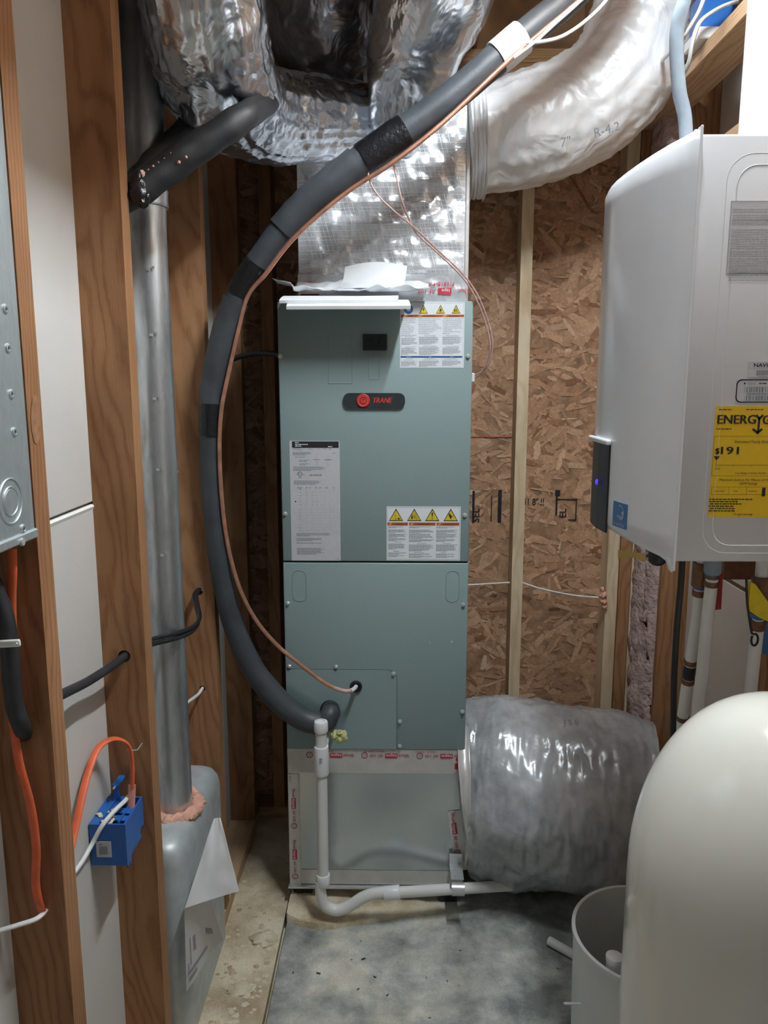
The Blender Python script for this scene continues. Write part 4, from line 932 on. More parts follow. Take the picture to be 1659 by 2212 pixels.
# blue electrical box
bb = thing('electrical_box', (-.575, 1.46, .58), 'blue plastic electrical box nailed to the second stud', 'electrical box')
q0 = P(197, 1778, Y=1.43); bx0, bx1, by0, by1 = XD+.002, -.530, 1.372, 1.476
BT, BB = .766, .678
# open shell: back, bottom, two sides, top with slots
g = MB(); t = .004
g.box(bx0, bx1, by0, by0+t, BB, BT); g.box(bx0, bx1, by1-t, by1, BB+.02, BT); g.box(bx0, bx0+t, by0+t, by1-t, BB, BT)
g.prism([(bx1-t, by0+t, BT), (bx1-t, by1-t, BT), (bx1-t, by1-t, BB+.028), (bx1-t, by1-.022, BB+.028), (bx1-t, by1-.026, BB+.012), (bx1-t, by0+.028, BB+.012), (bx1-t, by0+.02, BB-.012), (bx1-t, by0+.012, BB+.004), (bx1-t, by0+.006, BB-.008), (bx1-t, by0+t, BB)], (t, 0, 0))
g.box(bx0+t, bx1-t, by0+t, by1-t, BB, BB+t); g.box(bx0+t, bx1-.03, by0+t, by1-t, BT-t, BT)
g.build('box_body', 'bluebox', bb)
for k in range(2): MB().prism([(bx1-.032, by0+.012+.026*k, BT), (bx1-.004, by0+.012+.026*k, BT-.002), (bx1-.004, by0+.030+.026*k, BT-.002), (bx1-.032, by0+.030+.026*k, BT)], (0, 0, .003)).build('clamp_tab', 'bluebox', bb)
for k in range(3): MB().box(bx0+.02+.018*k, bx0+.023+.018*k, by0+.004, by1-.01, BT, BT+.004).build('rib', 'bluebox', bb)
g = MB(); g.prism([(bx0+.016, by1-.018, BT), (bx0+.032, by1-.018, BT), (bx0+.027, by1-.018, BT+.032), (bx0+.021, by1-.018, BT+.032)], (0, .006, 0)); g.rbox(bx0+.017, bx0+.031, by1-.022, by1+.020, BT+.030, BT+.038, .002, 1)
g.build('nail_bracket', 'bluebox', bb)
MB().cyl((bx0+.024, by1-.03, BT+.034), (bx0+.024, by1+.001, BT+.034), .0022, 10).build('nail', 'steel', bb)
sx, sz = bx0+.012, BB+.052
o = MB().rbox(sx, sx+.030, by0-.0006, by0+.0002, sz-.034, sz, .0002, 1).build('sticker', 'greywhite', bb)
f = Face((sx, by0-.0007, sz), (1, 0, 0), (0, 0, -1), (0, -1, 0))
for i in range(14): f.rect('greyink', .006+i*.0012, .010, .006+i*.0012+.0004*(1+i % 2), .028)
f.lines('greyink', .006, .024, .005, 1, .002, .002, random.Random(1)); f.emit(o, NM)
g = MB(); rr = random.Random(9)
for i in range(14): g.blob((rr.uniform(bx0+.004, bx0+.045), rr.uniform(by0+.006, by1-.004), BT+.002), rr.uniform(.003, .007), i, .5, 1, 2, (1.3, 1, .5))
o = tag(g.build('sawdust', 'sand', None, True), 'tan sawdust heaped on top of the blue box', 'sawdust', kind='stuff')
oc = cable('electrical_cable', None, .0078, 'orangeflex', 'orange cable looping up and down into the blue box', flat=.5, up=(0, 1, 0),
      world=[P(140, 1880, Y=1.22), P(160, 1800, Y=1.27), P(175, 1730, Y=1.31), P(193, 1660, Y=1.36), P(213, 1615, Y=1.40), P(240, 1597, Y=1.43), P(265, 1600, Y=1.450), P(281, 1618, Y=1.458), P(286, 1660, Y=1.452), P(285, 1700, Y=1.445)])
pk = MB().tube(spline([P(285, 1695, Y=1.445), P(284, 1725, Y=1.44), P(281, 1768, Y=1.43)], 6), .0079, 12, rx=.5, up=(0, 1, 0)).build('faded_end', 'pinkflex', oc, True)
q = P(287, 1617, Y=1.466)
tag(MB().tube([q+Vector((-.010+.020*i/6, -.010*math.sin(PI*i/6)-.002, .004*math.sin(PI*i/6)-.002)) for i in range(7)]+[q+Vector((.010, .028, -.002))], .0013, 6).build('wire_staple', 'steel', None, True), 'small metal staple holding the orange loop to the second stud', 'staple')
cable('electrical_cable', None, .0046, 'wire_white', 'white cable lying over the blue box and running to lower left', world=[P(120, 1930, Y=1.25), P(170, 1872, Y=1.31), P(198, 1825, Y=1.352), P(220, 1785, Y=1.362), P(247, 1752, Y=1.39), P(268, 1732, Y=1.42), P(276, 1722, Y=1.46)])

# insulated tubes out of the second stud
g1 = spline(PP([(246, 440, 1.572), (280, 419, 1.574), (308, 402, 1.58), (350, 373, 1.595), (410, 330, 1.61), (480, 284, 1.63), (522, 256, 1.655), (556, 235, 1.73), (590, 212, 1.9)]), 8)
o = MB().tube(g1, lerpl([.029, .030, .031, .031, .030, .029, .028, .026, .024], len(g1)), 24, disp=lambda i, t, p: .003*noise.noise(p*26)).build('insulated_hose', 'rubber', None, True)
tag(o, 'black foam insulated pipe leaving the second stud, front one spotted with orange foam', 'pipe', 'black pipes at the second stud')
ob = o; rr = random.Random(4)
for i in range(9):
    k = 15+i*2; p = g1[min(k, len(g1)-1)]; s_ = .010 if i == 0 else rr.uniform(.0018, .004)
    d = (Vector((0, 0, CAM_H))-p).normalized(); upv = Vector((0, 0, 1)); c = p+(d*.75+upv*.62).normalized()*.030
    if i > 6: c = p+(d*.95-upv*.1).normalized()*.030
    MB().blob(c, s_, i, .6, 2, 2).build('foam_spot', 'caulk', ob, True)
g2 = spline(PP([(285, 410, 1.62), (305, 380, 1.64), (340, 340, 1.70), (390, 290, 1.78), (440, 240, 1.88), (480, 190, 2.0)]), 8)
o = MB().tube(g2, .024, 20, disp=lambda i, t, p: .003*noise.noise(p*26)).build('insulated_hose', 'rubber', None, True)
tag(o, 'black foam insulated pipe leaving the second stud, rear one passing behind the foil duct', 'pipe', 'black pipes at the second stud')
g = MB()
for i, (u, v, r) in enumerate(((294, 386, .013), (294, 402, .017), (298, 418, .016), (305, 430, .013), (311, 438, .009), (316, 428, .008))): g.blob(P(u, v, Y=1.545+.004*(i % 2)), r, i, .6, 2, 2, (1, .8, 1.2))
tag(g.build('pipe_wrap', 'blacktape', None, True), 'bunched black plastic wrap where the pipes leave the second stud', 'wrap')

# galvanised dryer duct and box in the stud bay
gd = thing('vent_duct', (-.55, 1.80, .56), 'galvanised round metal vent duct rising in the stud bay', 'duct')
ax = [P(332, -60, Y=1.80), P(322, 250, Y=1.8), P(324, 290, Y=1.80)]
cx, cy = -.561, 1.78
def vtube(z0, z1, r, dx=0): 
    return MB().lathe([(r, z0), (r, z1)], (cx+dx, cy, 0), 40)
path = [Vector((cx+.012*max(0, (z-1.9))*1.0, cy, z)) for z in [.56+.06*i for i in range(25)]]
zz = [p.z for p in path]; rr_ = [.046 for p in path]
MB().tube(path, rr_, 40, disp=lambda i, t, p: -.010*max(0, 1-abs(p.z-1.69)/.07)*max(0, -math.cos(t-.4))+.0012*noise.noise(p*16)).build('lower_pipe', 'galv', gd, True)
MB().lathe([(.048, 0), (.0495, .004), (.0485, .01), (.0485, .03), (.0495, .036), (.0465, .04)], (cx+.004, cy, 2.0), 40).build('joint_band', 'galv', gd, True)
MB().tube([Vector((cx+.004+.03*max(0, z-2.1), cy, z)) for z in [2.03+.05*i for i in range(18)]], .0465, 40, disp=lambda i, t, p: .002*noise.noise(p*16)).build('upper_pipe', 'galv', gd, True)
f = Face((cx, cy-.0505, 2.062), (1, 0, 0), (0, 0, -1), (0, -1, 0)); f.text('redprint', 'UL 181', -.022, .012, .017, rot=.06); f.emit(gd, NM)
for z in (1.02, 1.22, 1.42, 1.58, 1.72, 1.86):
    for k in range(2): MB().box(cx+.012+.012*k, cx+.019+.010*k, cy-.0455+.004*k, cy-.0435, z+.004*k, z+.0055+.004*k).build('seam_crimp', 'steel', gd)
db = thing('dryer_vent_box', (-.55, 1.82, .04), 'grey metal recessed vent box standing on the bottom plate between studs', 'vent box')
X0, X1, Y0, Y1 = XD+.004, -.492, 1.60, 2.02
zt = .565
def ring(z, ins):
    out = []; R_ = .045-ins*.3
    for c_x, c_y, a0 in ((X1-R_-ins, Y0+R_+ins, -90), (X1-R_-ins, Y1-R_-ins, 0)):
        for i in range(7):
            t = math.radians(a0+15*i); out.append((c_x+R_*math.cos(t), c_y+R_*math.sin(t), z))
    return [(X0, Y0+ins, z)]+out+[(X0, Y1-ins, z)]
prof = [(.041, 0), (.1, 0), (zt-.05, 0), (zt-.028, .004), (zt-.012, .012), (zt-.003, .025), (zt, .04)]
g = MB(); rows = [ring(z, i) for z, i in prof]; k = len(rows[0])
g.add([p for r in rows for p in r], [(j*k+i, j*k+(i+1) % k, (j+1)*k+(i+1) % k, (j+1)*k+i) for j in range(len(rows)-1) for i in range(k)]+[tuple(range((len(rows)-1)*k, len(rows)*k)), tuple(range(k))[::-1]])
g.build('box_shell', 'dryer', db, True)
g = MB()
for i in range(26):
    t = -PI*.85+i*PI*1.45/25
    g.blob((cx+.002+.056*math.cos(t), cy+.060*math.sin(t), zt-.004+.010*noise.noise(Vector((i*.7, 0, 0)))+(.008 if i > 16 else 0)), .017+.006*noise.noise(Vector((i*.9, 3, 1))), i, .45, 2, 2, (1, 1, .85))
tag(g.build('foam_caulk', 'caulk', None, True), 'pink foam collar sealing the metal duct into the grey vent box', 'foam')
# papers on the box
def pap(c4, nu, nv, bow, th=.0006):
    A, B, C_, D = [Vector(q) for q in c4]
    nrm = (B-A).cross(D-A).normalized()
    return MB().grid(lambda u, v: A.lerp(B, u).lerp(D.lerp(C_, u), v)+nrm*bow(u, v), nu, nv, th)
tp_ = [P(462, 1768, Y=1.66), P(476, 1766, Y=1.66), P(516, 1925, Y=1.56), P(399, 1962, Y=1.58)]
g = pap(tp_, 14, 20, lambda u, v: .008*math.sin(PI*u)*v+.004*noise.noise(Vector((u*3, v*3, 2))))
tag(g.build('paper_sheet', 'paper', None, True), 'white folded triangular paper sheet sticking out from the grey vent box', 'paper', 'papers on the vent box')
lw_ = [P(398, 1960, Y=1.59), P(458, 1948, Y=1.575), P(484, 2028, Y=1.56), P(402, 2142, Y=1.585)]
lw_ = [P(398, 1962, Y=1.588), P(456, 1945, Y=1.60), P(483, 2030, Y=1.60), P(403, 2142, Y=1.588)]
g = pap(lw_, 16, 22, lambda u, v: .010*math.sin(PI*u)*(.3+v)-.006*math.sin(PI*2*u)*v)
o = g.build('paper_sheet', 'paper', None, True); tag(o, 'printed white paper sheet hanging below the folded triangle on the vent box', 'paper', 'papers on the vent box')
A, B, C_, D = [Vector(q) for q in lw_]
nrm = (B-A).cross(D-A).normalized()
if nrm.y > 0: nrm = -nrm
def pq(u, v): return A.lerp(B, u).lerp(D.lerp(C_, u), v)+(B-A).cross(D-A).normalized()*(.010*math.sin(PI*u)*(.3+v)-.006*math.sin(PI*2*u)*v)
g = MB()
def patch(u0, v0, u1, v1):
    fn = lambda u, v: pq(u0+(u1-u0)*u, v0+(v1-v0)*v)+nrm*.0012
    g.grid(fn, 6, 4)
for i in range(6): patch(.62+.03*i, .48+.02*i, .64+.03*i, .60+.02*i)
patch(.25, .42, .32, .62); patch(.06, .80, .6, .84); patch(.08, .70, .1, .78); patch(.08, .88, .3, .93); patch(.15, .40, .17, .75)
g.build('print', 'paleink', o)

# ================================================================= WATER HEATER
wh = thing('water_heater', (.56, 1.48, 1.324), 'white wall hung tankless water heater with yellow energy label', 'water heater')
HZ0, HZ1, HY = 1.324, 1.993, 1.26
HS = .461
# side and back case
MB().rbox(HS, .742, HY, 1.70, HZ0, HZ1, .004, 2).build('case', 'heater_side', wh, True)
half = [(.4605, 1.252), (.450, 1.256), (.438, 1.275), (.424, 1.305), (.411, 1.345), (.400, 1.39), (.393, 1.435), (.390, 1.48)]
plan = half+[(x, 2.96-y) for x, y in half[:-1][::-1]]
def cover_ring(ins, z, zf=0.):
    out = []
    for x, y in plan:
        out.append((x+ins*(1.0 if x < .45 else .2), 1.48+(y-1.48)*(1-ins*2.2), z+zf*max(0, (.455-x)/.065)**1.5))
    return out
rows = [cover_ring(.016, HZ0-.002, .022), cover_ring(.006, HZ0+.003, .022), cover_ring(0, HZ0+.014, .022)]+[cover_ring(0, HZ0+.05+(HZ1-HZ0-.1)*i/6) for i in range(7)]+[cover_ring(0, HZ1-.010, -.018), cover_ring(.006, HZ1+.004, -.018), cover_ring(.018, HZ1+.008, -.018)]
k = len(rows[0]); g = MB()
g.add([p for r in rows for p in r], [(j*k+i, j*k+(i+1) % k, (j+1)*k+(i+1) % k, (j+1)*k+i) for j in range(len(rows)-1) for i in range(k)]+[tuple(range((len(rows)-1)*k, len(rows)*k)), tuple(range(k))[::-1]])
cv = g.build('front_cover', 'heater', wh, True)
MB().rbox(HS-.003, HS+.001, HY-.010, HY+.004, HZ0-.012, HZ1+.010, .001, 1).build('cover_flange', 'heater', wh)
# pressed frame on the side
a = P(1556, 345, Y=HY); c = P(1480, 1178, Y=HY)
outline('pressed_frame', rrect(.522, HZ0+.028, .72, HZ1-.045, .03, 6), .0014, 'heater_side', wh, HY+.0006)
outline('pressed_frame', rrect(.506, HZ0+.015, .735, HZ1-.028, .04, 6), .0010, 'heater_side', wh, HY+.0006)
# control panel on the cover front, curved
z0, z1 = P(1300, 1135, Y=1.5).z, P(1310, 955, Y=1.5).z
def cpl(u, v):
    y = 1.425+.125*u; x = None
    for (xa, ya), (xb, yb) in zip(plan[:-1], plan[1:]):
        if ya <= y <= yb: x = xa+(xb-xa)*(y-ya)/(yb-ya)
    return (x-.0035, y, z0+(z1-z0)*v)
cpn = MB().grid(cpl, 14, 6, .004).build('control_panel', 'black', wh, True)
q = cpl(.55, 1); MB().rbox(q[0]-.004, q[0]+.006, 1.42, 1.555, z1, z1+.010, .003, 2).build('panel_lip', 'heater', cpn)
q = cpl(.35, .55); MB().lathe([(.006, 0), (.004, .003)], (q[0]-.004, q[1], q[2]), 12, (-1, 0, 0)).build('indicator_light', 'led', cpn)
# blue efficiency sticker on the curved cover
a = P(1323, 1112, X=.404); a = Vector((.4045, 1.374, a.z)); z0_ = P(1322, 1141, Y=1.37).z; z1_ = P(1324, 1087, Y=1.37).z
ya, yb = 1.352, 1.402
def xat(y):
    for (xa, y1_), (xb, y2_) in zip(plan[:-1], plan[1:]):
        if y1_ <= y <= y2_: return xa+(xb-xa)*(y-y1_)/(y2_-y1_)
es = MB().grid(lambda u, v: (xat(ya+(yb-ya)*u)-.0009, ya+(yb-ya)*u, z0_+(z1_-z0_)*v), 8, 4, .0008).build('efficiency_sticker', 'bluepex', wh)
xa_, xb_ = xat(ya), xat(yb); ex = Vector((xa_-xb_, ya-yb, 0)).normalized(); nn = Vector((-abs(ex.y), -abs(ex.x), 0)); ww = .05; hh = z1_-z0_
f = Face(Vector((xb_, yb, z1_))+nn*.0012, ex, (0, 0, -1), nn); 
f.ring('greywhite', [(ww*.5+.014*math.cos(t), hh*.38+.012*math.sin(t)) for t in [-2.6+4.2*i/14 for i in range(15)]], .0016, closed=False)
f.text('greywhite', 'energy', ww*.5, hh*.62, .011, 'C', shear=.2); f.rect('greywhite', .003, hh*.80, ww-.003, hh*.81); f.text('greywhite', 'ENERGY STAR', ww*.5, hh*.94, .006, 'C')
f.poly('greywhite', [(ww*.72+.006*(1 if i % 2 == 0 else .4)*math.sin(PI*i/5), hh*.4-.006*(1 if i % 2 == 0 else .4)*math.cos(PI*i/5)) for i in range(10)])
f.emit(es, {'greywhite': 'white_print'})
# labels on the case side
rnd = random.Random(21)
def hlabel(u0, v0, u1, v1, wd, mat, lab, th=.0006):
    a = P(u0, v0, Y=HY); c = P(u0, v1, Y=HY)
    o = MB().box(a.x, a.x+wd, HY-th, HY+.0002, c.z, a.z).build('label', mat, wh); o['label'] = lab
    return o, Face((a.x, HY-th, a.z), (1, 0, 0), (0, 0, -1), (0, -1, 0)), wd, a.z-c.z
o, f, LW, LH = hlabel(1579, 434, 0, 592, .150, 'greywhite', 'pale grey rating plate label with dense print')
f.text('greyink', 'Rating Plate', LW*.5, .0085, .0075, 'C')
for v, nn in ((.012, 2), (.0205, 3), (.028, 2), (.034, 1), (.042, 7), (.066, 2), (.074, 3), (.085, 7), (.104, 5)): f.lines('paleink', .004, LW-.004, v, nn, .0034, .0011 if v < .06 else .0014, rnd)
f.frame('greyink', .0006, .0006, LW-.0006, LH-.0006, .0006); f.emit(o, NM)
o, f, LW, LH = hlabel(1617, 781, 0, 815, .075, 'greywhite', 'small grey serial label with maker name and barcode')
f.text('ink', 'NAVIEN', .0085, .0085, .0082, wid=.034, bold=2); f.rect('greyink', 0, .0105, LW, .0108)
for i in range(40): f.rect('greyink', .013+i*.0011, .0135, .013+i*.0011+.0005*(1+(i*7) % 3)*.7, .0215)
f.lines('paleink', .018, .05, .0228, 1, .003, .0016, rnd, last=.99); f.frame('paleink', .0003, .0003, LW, LH, .0005); f.emit(o, NM)
o, f, LW, LH = hlabel(1591, 819, 0, 870, .110, 'greywhite', 'barcode label with a rounded black border')
f.ring('ink', [(x, z) for x, z in rrect(.001, .001, LW-.001, LH-.001, .008, 5)], .0018)
f.rect('ink', .012, .0055, .0145, .008); f.lines('paleink', .017, .03, .0055, 1, .003, .002, rnd, last=.99); f.lines('ink', .036, .06, .006, 1, .003, .0016, rnd, last=.99)
for i in range(50):
    if (i*5) % 7 < 5: f.rect('greyink', .014+i*.0014, .012, .014+i*.0014+.0005*(1+(i*11) % 3), .021); f.rect('greyink', .014+i*.0014, .026, .014+i*.0014+.0005*(1+(i*13) % 3), .034)
f.lines('greyink', .018, .07, .0225, 1, .003, .0018, rnd, last=.99); f.emit(o, NM)
o, f, LW, LH = hlabel(1546, 877, 0, 1117, .138, 'energy', 'yellow energy guide label')
fx = lambda z: (z-190)*.0000905
fy = lambda z: (z-125)*(LH/1975)
f.text('ink', 'ENERG', fx(232), fy(433), .0205, wid=fx(190+675), bold=3); f.text('ink', 'GUIDE', fx(1032), fy(440), .0205, wid=.052, bold=3)
f.ring('ink', [(fx(928), fy(295)), (fx(975), fy(345)), (fx(1025), fy(295))], .0036, closed=False); f.ring('ink', [(fx(975), fy(345)), (fx(972), fy(560))], .0036, closed=False)
f.ring('ink', [(fx(888), fy(535)), (fx(965), fy(590)), (fx(1028), fy(535))], .0036, closed=False)
f.lines('ink', fx(250), fx(490), fy(180), 1, .003, .0013, rnd, last=.99); f.lines('ink', fx(730), fx(1139), fy(180), 1, .003, .0013, rnd, last=.99)
f.lines('ink', fx(225), fx(840), fy(517), 1, .003, .0015, rnd, last=.99)
f.frame('ink', fx(205), fy(655), LW-.004, fy(1355), .0004); f.text('ink', 'Estimated Yearly Energy Cost', fx(570), fy(770), .0062, shear=.15)
f.text('ink', '$', fx(235), fy(962), .0135, bold=3)
f.text('ink', '191', fx(335), fy(968), .0175, wid=fx(190+310), bold=3); f.poly('ink', [(fx(215), fy(1005)), (fx(325), fy(1005)), (fx(270), fy(1080))])
f.rect('ink', fx(268), fy(1090), fx(272), fy(1195)); f.rect('ink', fx(268), fy(1160), LW-.008, fy(1166))
for u in (575, 905): f.rect('ink', fx(u), fy(1163), fx(u+5), fy(1195))
f.text('ink', '$191', fx(255), fy(1245), .0045); f.text('ink', 'Cost Range of Similar Models', fx(620), fy(1318), .0042)
f.text('ink', 'Maximum Gallons Per Minute of Hot Water', fx(345), fy(1445), .0056, shear=.15); f.text('ink', '(GPM Rating)', fx(710), fy(1510), .0054, shear=.15)
f.frame('ink', fx(215), fy(1555), LW-.004, fy(1690), .0004)
for i, t in enumerate(('very small', 'low', 'medium', 'high')):
    if i: f.rect('ink', fx(215)+.0285*i, fy(1555), fx(215)+.0285*i+.0004, fy(1690))
    f.text('ink', t, fx(355)+.0275*i, fy(1640), .0042, 'C')
f.rect('ink', fx(1128), fy(1565), fx(1190), fy(1720))
for i in range(6): f.lines('ink', fx(190+20*(i in (2, 4))), LW-.045*(1+i % 2), fy(1765+42*i), 1, .003, .0018, rnd, last=.99)
f.text('ink', 'ftc.gov/energy', fx(655), fy(2062), .0054); f.emit(o, NM)
# underside bits
q = P(1424, 1212, Y=1.33); MB().lathe([(.001, -.012), (.010, -.012), (.0155, -.006), (.0165, .006), (.015, .020)], (q.x, 1.34, HZ0-.012), 24).build('drain_cap', 'black', wh, True)
q = P(1360, 1190, Y=1.36)
tag(MB().grid(lambda u, v: P(1335+58*u, 1188+8*u+20*v-8*math.sin(PI*u)*v, Y=1.395-.05*u), 8, 6, .0008).build('tape_flap', 'kraft', None, True), 'tan tape flap hanging under the heater front cover', 'tape')
MB().prism([P(1440, 1205, Y=1.256), P(1455, 1205, Y=1.256), P(1459, 1232, Y=1.256), P(1450, 1236, Y=1.256)], (0, .012, 0)).build('bracket_tab', 'heater', wh)
# vent pipes and conduit above the heater
for k, (x, y, lab) in enumerate(((.672, 1.52, 'white vent pipe rising from the heater top, nearer the front cover'), (.70, 1.39, 'white vent pipe rising from the heater top, nearer the camera'))):
    v_ = thing('vent_pipe', (x, y, HZ1+.001), lab, 'pipe', 'vent pipes on the heater')
    MB().cyl((x, y, HZ1+.002), (x, y, 2.66), .044, 32).build('pipe', 'pvc', v_, True); MB().lathe([(.052, 0), (.052, .05), (.046, .055)], (x, y, HZ1+.002), 32).build('collar', 'pvcfit', v_, True)
cable('electrical_conduit', None, .0125, 'conduit', 'blue grey flexible conduit dropping behind the heater top', 'conduit', seg=16,
      world=[Vector((.515, 1.50, 2.918)), Vector((.517, 1.50, 2.62))]+PP([(1497, -90, 1.50), (1478, 0, 1.50), (1463, 60, 1.51), (1462, 130, 1.52), (1468, 200, 1.53), (1480, 260, 1.54)])+[Vector((.546, 1.545, 2.003))])
# electrical box and white cables high on the right wall
eb = thing('electrical_box', (.79, 2.14, _lz), 'blue plastic electrical box high above the heater', 'electrical box')
a = P(1545, 40, Y=2.10)
MB().rbox(a.x-.035, a.x+.052, 2.095, 2.18, a.z-.023, a.z+.064, .003, 1).build('box_body', 'bluebox', eb)
MB().rbox(a.x-.044, a.x+.058, 2.083, 2.185, a.z-.051, a.z-.0235, .003, 1).build('cover_plate', 'pvcfit', eb)
for i, (lab, q) in enumerate((('white cable curving from the high blue box to behind the conduit', [(1590, 4, 2.09), (1575, 8, 2.06), (1545, 22, 2.05), (1512, 48, 2.05), (1496, 90, 2.06), (1486, 140, 2.1), (1462, 175, 2.2), (1425, 205, 2.4), (1400, 225, 2.6)]),
                            ('pale cable running beside the conduit up towards the joists', [(1600, -190, 1.9), (1560, -95, 1.9), (1530, -30, 1.9), (1512, 20, 1.9), (1490, 60, 1.92), (1474, 85, 1.97), (1440, 120, 2.15), (1425, 135, 2.3)]))):
    cable('electrical_cable', q, .0075, 'wire_white', lab, flat=.6)
for i, (lab, q) in enumerate((('white cable under the white hose tape, lower of two reaching up right', [(1135, 92, 1.955), (1170, 90, 1.95), (1215, 78, 1.95), (1265, 45, 1.95), (1310, 0, 1.95), (1345, -60, 1.95), (1390, -190, 1.95), (1410, -390, 1.95)]),
                            ('white cable under the white hose tape, upper of two reaching up right', [(1110, 125, 1.955), (1150, 95, 1.95), (1200, 50, 1.95), (1250, 5, 1.95), (1300, -50, 1.95), (1350, -160, 1.95), (1380, -400, 1.95)]))):
    cable('electrical_cable', q, .0042, 'wire_white', lab, group='white cables at the hose tape')

# lamp
la = thing('ceiling_lamp', LAMP+Vector((0, 0, -.013)), 'white tube lamp fixed between the ceiling joists', 'lamp')
ya_, yb_ = LAMP.y-LAMP_LEN/2, LAMP.y+LAMP_LEN/2
MB().cyl((LAMP.x, ya_, LAMP.z), (LAMP.x, yb_, LAMP.z), .013, 20).build('tube', 'bulb', la, True)
for y in (ya_, yb_): MB().rbox(LAMP.x-.018, LAMP.x+.018, y-.018 if y == ya_ else y, y if y == ya_ else y+.018, LAMP.z-.016, 2.885, .002, 1).build('end_holder', 'porcelain', la)
MB().rbox(LAMP.x-.035, LAMP.x+.035, ya_-.02, yb_+.02, 2.885, 2.919, .003, 1).build('housing', 'porcelain', la)

# ================================================================= PIPES UNDER THE HEATER
def pexpipe(lab, pxs, rings, group='white water pipes under the heater'):
    p = spline(PP(pxs), 8); t = thing('water_pipe', p[-1], lab, 'pipe', group)
    MB().tube(p, .0112, 18).build('pipe', 'pvc', t, True)
    for u, v, yy, mat, h, r, nm in rings:
        c = P(u, v, Y=yy); i = min(range(len(p)), key=lambda j: (p[j]-c).length); d = (p[min(i+1, len(p)-1)]-p[max(i-1, 0)]).normalized()
        MB().lathe([(r*.94, -h/2), (r, -h/2+.0015), (r, h/2-.0015), (r*.94, h/2)], p[i], 18, d).build(nm, mat, t, True)
    return t
pexpipe('white water pipe, leftmost of the three under the heater, with two joints', [(1517, 1205, 1.42), (1512, 1265, 1.43), (1506, 1330, 1.44), (1492, 1430, 1.46), (1480, 1510, 1.48), (1470, 1600, 1.5), (1465, 1750, 1.5)],
        [(1514, 1242, 1.42, 'bronze', .05, .0165, 'fitting'), (1512, 1268, 1.43, 'bluepex', .010, .0135, 'print_ring'), (1512, 1285, 1.43, 'bronze', .012, .0135, 'crimp_ring'), (1490, 1432, 1.46, 'bronze', .010, .0135, 'crimp_ring'), (1488, 1450, 1.465, 'black', .030, .0120, 'fitting'), (1482, 1468, 1.47, 'bronze', .010, .0135, 'crimp_ring'), (1466, 1552, 1.49, 'bronze', .010, .0135, 'crimp_ring')])
pexpipe('white water pipe, middle of the three under the heater, beside the red handle', [(1541, 1205, 1.37), (1537, 1260, 1.38), (1528, 1340, 1.39), (1517, 1450, 1.41), (1508, 1530, 1.42), (1500, 1700, 1.43)],
        [(1541, 1222, 1.37, 'conduit', .03, .0155, 'fitting'), (1539, 1239, 1.37, 'bluepex', .010, .0135, 'print_ring'), (1538, 1246, 1.375, 'bronze', .008, .0135, 'crimp_ring'), (1537, 1257, 1.38, 'bronze', .010, .0135, 'crimp_ring')])
pexpipe('white water pipe, rightmost of the three under the heater, below the yellow handle', [(1648, 1205, 1.37), (1640, 1310, 1.37), (1636, 1360, 1.38), (1628, 1430, 1.38), (1620, 1520, 1.39), (1610, 1700, 1.4)],
        [(1642, 1280, 1.37, 'bronze', .07, .0165, 'fitting'), (1639, 1330, 1.37, 'bluepex', .012, .0150, 'print_ring'), (1638, 1343, 1.375, 'bronze', .012, .0142, 'crimp_ring'), (1636, 1356, 1.38, 'bronze', .010, .0138, 'crimp_ring')])
for nm, lab, mat, q, w_, yy in (('valve_handle', 'red lever handle beside the middle water pipe', 'redvalve', ((1548, 1235), (1562, 1238), (1558, 1316), (1545, 1318)), .012, 1.405),
                                ('valve_handle', 'yellow lever handle at the frame edge under the heater', 'yellowvalve', ((1622, 1258), (1632, 1262), (1680, 1330), (1680, 1352), (1640, 1334), (1616, 1318)), .010, 1.34),
                                ('valve_handle', 'blue lever handle behind the rightmost water pipe', 'bluepex', ((1652, 1345), (1672, 1345), (1670, 1420), (1648, 1412)), .010, 1.42)):
    g = MB(); g.prism([P(u, v, Y=yy) for u, v in q], (0, w_, 0)); o = g.build(nm, mat, None); tag(o, lab, 'valve handle', 'valve handles under the heater')
cable('power_cord', [(1474, 1205, 1.335), (1470, 1270, 1.335), (1462, 1360, 1.34), (1456, 1470, 1.35), (1454, 1570, 1.36), (1450, 1700, 1.37)], .0058, 'black', 'black power cord hanging straight down from the heater', 'cord')
lp = [P(1612, 1250, Y=1.34), P(1614, 1300, Y=1.34), P(1620, 1345, Y=1.335), P(1624, 1368, Y=1.335)]
q = P(1630, 1382, Y=1.335); lp = spline(lp, 6)+[q+Vector((.006*math.sin(t), 0, .011*math.cos(t))) for t in [-.4+2*PI*i/14 for i in range(14)]]
tag(MB().tube(lp, .0022, 8).build('wire_hook', 'black', None, True), 'dark wire with a looped end hanging before the rightmost water pipe', 'wire')
tag(MB().rbox(.70, .86, 1.62, 1.66, 1.20, 1.30, .003, 1).build('wood_block', 'bronze', None), 'dark wood block behind the heater pipes', 'block')

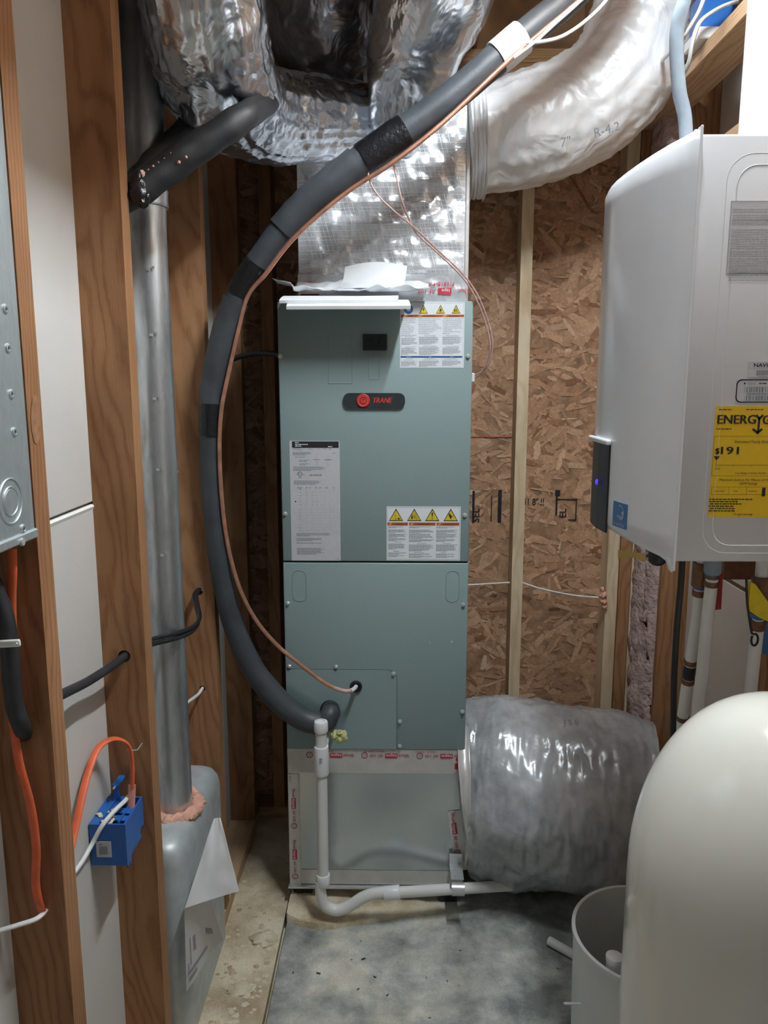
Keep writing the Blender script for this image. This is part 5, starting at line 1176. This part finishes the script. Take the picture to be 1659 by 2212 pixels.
# ================================================================= TANKS
tk = thing('pressure_tank', (.545, 1.01, 0), 'big glossy cream fibreglass tank with a domed top at lower right', 'tank')
R0 = .203; c = (.545, 1.01, 0); prof = [(R0*.9, .0), (R0, .03), (R0, .55), (R0*.999, .80), (R0*1.0, .90)]
for i in range(1, 17):
    t = PI/2*i/16; prof.append((max(.0005, R0*math.cos(t)**.88), .90+.285*math.sin(t)))
MB().lathe(prof, c, 96).build('shell', 'cream', tk, True)
MB().lathe([(R0*.9, 0), (R0*1.02, .004), (R0*1.02, .05), (R0*.98, .055)], c, 64).build('base_ring', 'black', tk, True)
bk = thing('brine_bucket', (.57, 1.58, 0), 'open round white plastic bucket behind the cream tank', 'bucket')
BCX, BCY, BR, BZ = .57, 1.56, .165, .395
MB().lathe([(BR*.93, 0), (BR*.96, .012), (BR, BZ-.012), (BR+.004, BZ-.010), (BR+.004, BZ), (BR-.004, BZ), (BR-.005, BZ-.012), (BR*.955, .018), (.001, .014)], (BCX, BCY, 0), 72, caps=False).build('shell', 'bucket', bk, True)
q = P(1325, 2090, Y=1.47)
pt_ = thing('well_pipe', (q.x, q.y, .02), 'white capped pipe standing inside the open bucket', 'pipe')
MB().cyl((q.x+.02, q.y+.0, .02), (q.x+.002, q.y, q.z-.01), .0135, 18).build('pipe', 'pvc', pt_, True)
MB().lathe([(.0165, -.012), (.0165, .016), (.018, .017), (.018, .028), (.014, .030)], (q.x+.001, q.y, q.z), 20).build('cap', 'pvcfit', pt_, True)
q = P(1216, 2132, Z=.24)
tag(MB().rbox(.372, .41, 1.50, 1.506, .262, .266, .001, 1).build('metal_tab', 'steel', None), 'thin metal tab sticking out of the bucket side', 'tab')
a = P(1186, 2032, Z=.014); c_ = P(1262, 2075, Z=.014)
tag(MB().cyl(a, c_, .013, 18).build('pipe_offcut', 'pvc', None, True), 'white plastic pipe offcut lying on the floor beside the bucket', 'pipe')

# ================================================================= FLOOR LITTER
fr = spline([P(u, v, Z=.002) for u, v in ((619, 1990), (650, 2003), (695, 2009), (745, 2003), (805, 1993), (875, 1981), (965, 1970))], 10)
def ridge(u, v):
    k = u*(len(fr)-1); a = min(int(k), len(fr)-2); p = fr[a].lerp(fr[a+1], k-a); h = .026*(1-u)**.9+.0015
    if v < .3: y = p.y+.006*(v/.3); z = .001+h*(v/.3)**.7
    else: y = p.y+.006+(2.26-p.y)*(1-u**5)*(v-.3)/.7; z = .001+h*(1+.25*(v-.3))
    w_ = .004*noise.noise(Vector((p.x*30, y*30, 2)))+.002*noise.noise(Vector((p.x*90, y*90, 5)))
    return (p.x+w_, y+w_*(v < .35), max(.0012, z+.5*w_*min(1, v*3)))
g = MB().grid(ridge, 90, 26)
tag(g.build('sand_ridge', 'sand', None, True), 'ridge of tan sand along the front of the air handler base', 'sand', kind='stuff')
g = MB(); rr = random.Random(14)
for i in range(34):
    x, y = rr.uniform(-.30, .5), rr.uniform(1.5, 2.05); s_ = rr.uniform(.0008, .0026)*(2 if i < 6 else 1); an = rr.random()*PI
    c, sn = math.cos(an), math.sin(an); g.add([(x+(a*c-b_*sn)*s_, y+(a*sn+b_*c)*s_, z) for z in (.0022, .0022+s_*.4) for a, b_ in ((-1.6, -.5), (1.6, -.5), (1.4, .5), (-1.5, .6))], [(3, 2, 1, 0), (4, 5, 6, 7), (0, 1, 5, 4), (1, 2, 6, 5), (2, 3, 7, 6), (3, 0, 4, 7)])
tag(g.build('debris', 'debris', None), 'small dark scraps scattered over the concrete pad', 'debris', kind='stuff')
g = MB()
for i in range(260):
    x, y = rr.uniform(-.51, -.36), rr.uniform(1.3, 2.5); s_ = rr.uniform(.002, .008); g.blob((x, y, -.003), s_, i, .5, 1, 2, (1.6, 1.2, .35))
g.blob((-.42, 1.83, -.004), .03, 300, .5, 3, 3, (1.5, .9, .25)); g.blob((-.39, 2.02, -.004), .035, 301, .5, 3, 3, (1.2, .9, .5))
tag(g.build('sawdust', 'sand', None, True), 'tan sawdust clumps on the floor strip beside the left wall', 'sawdust', kind='stuff')
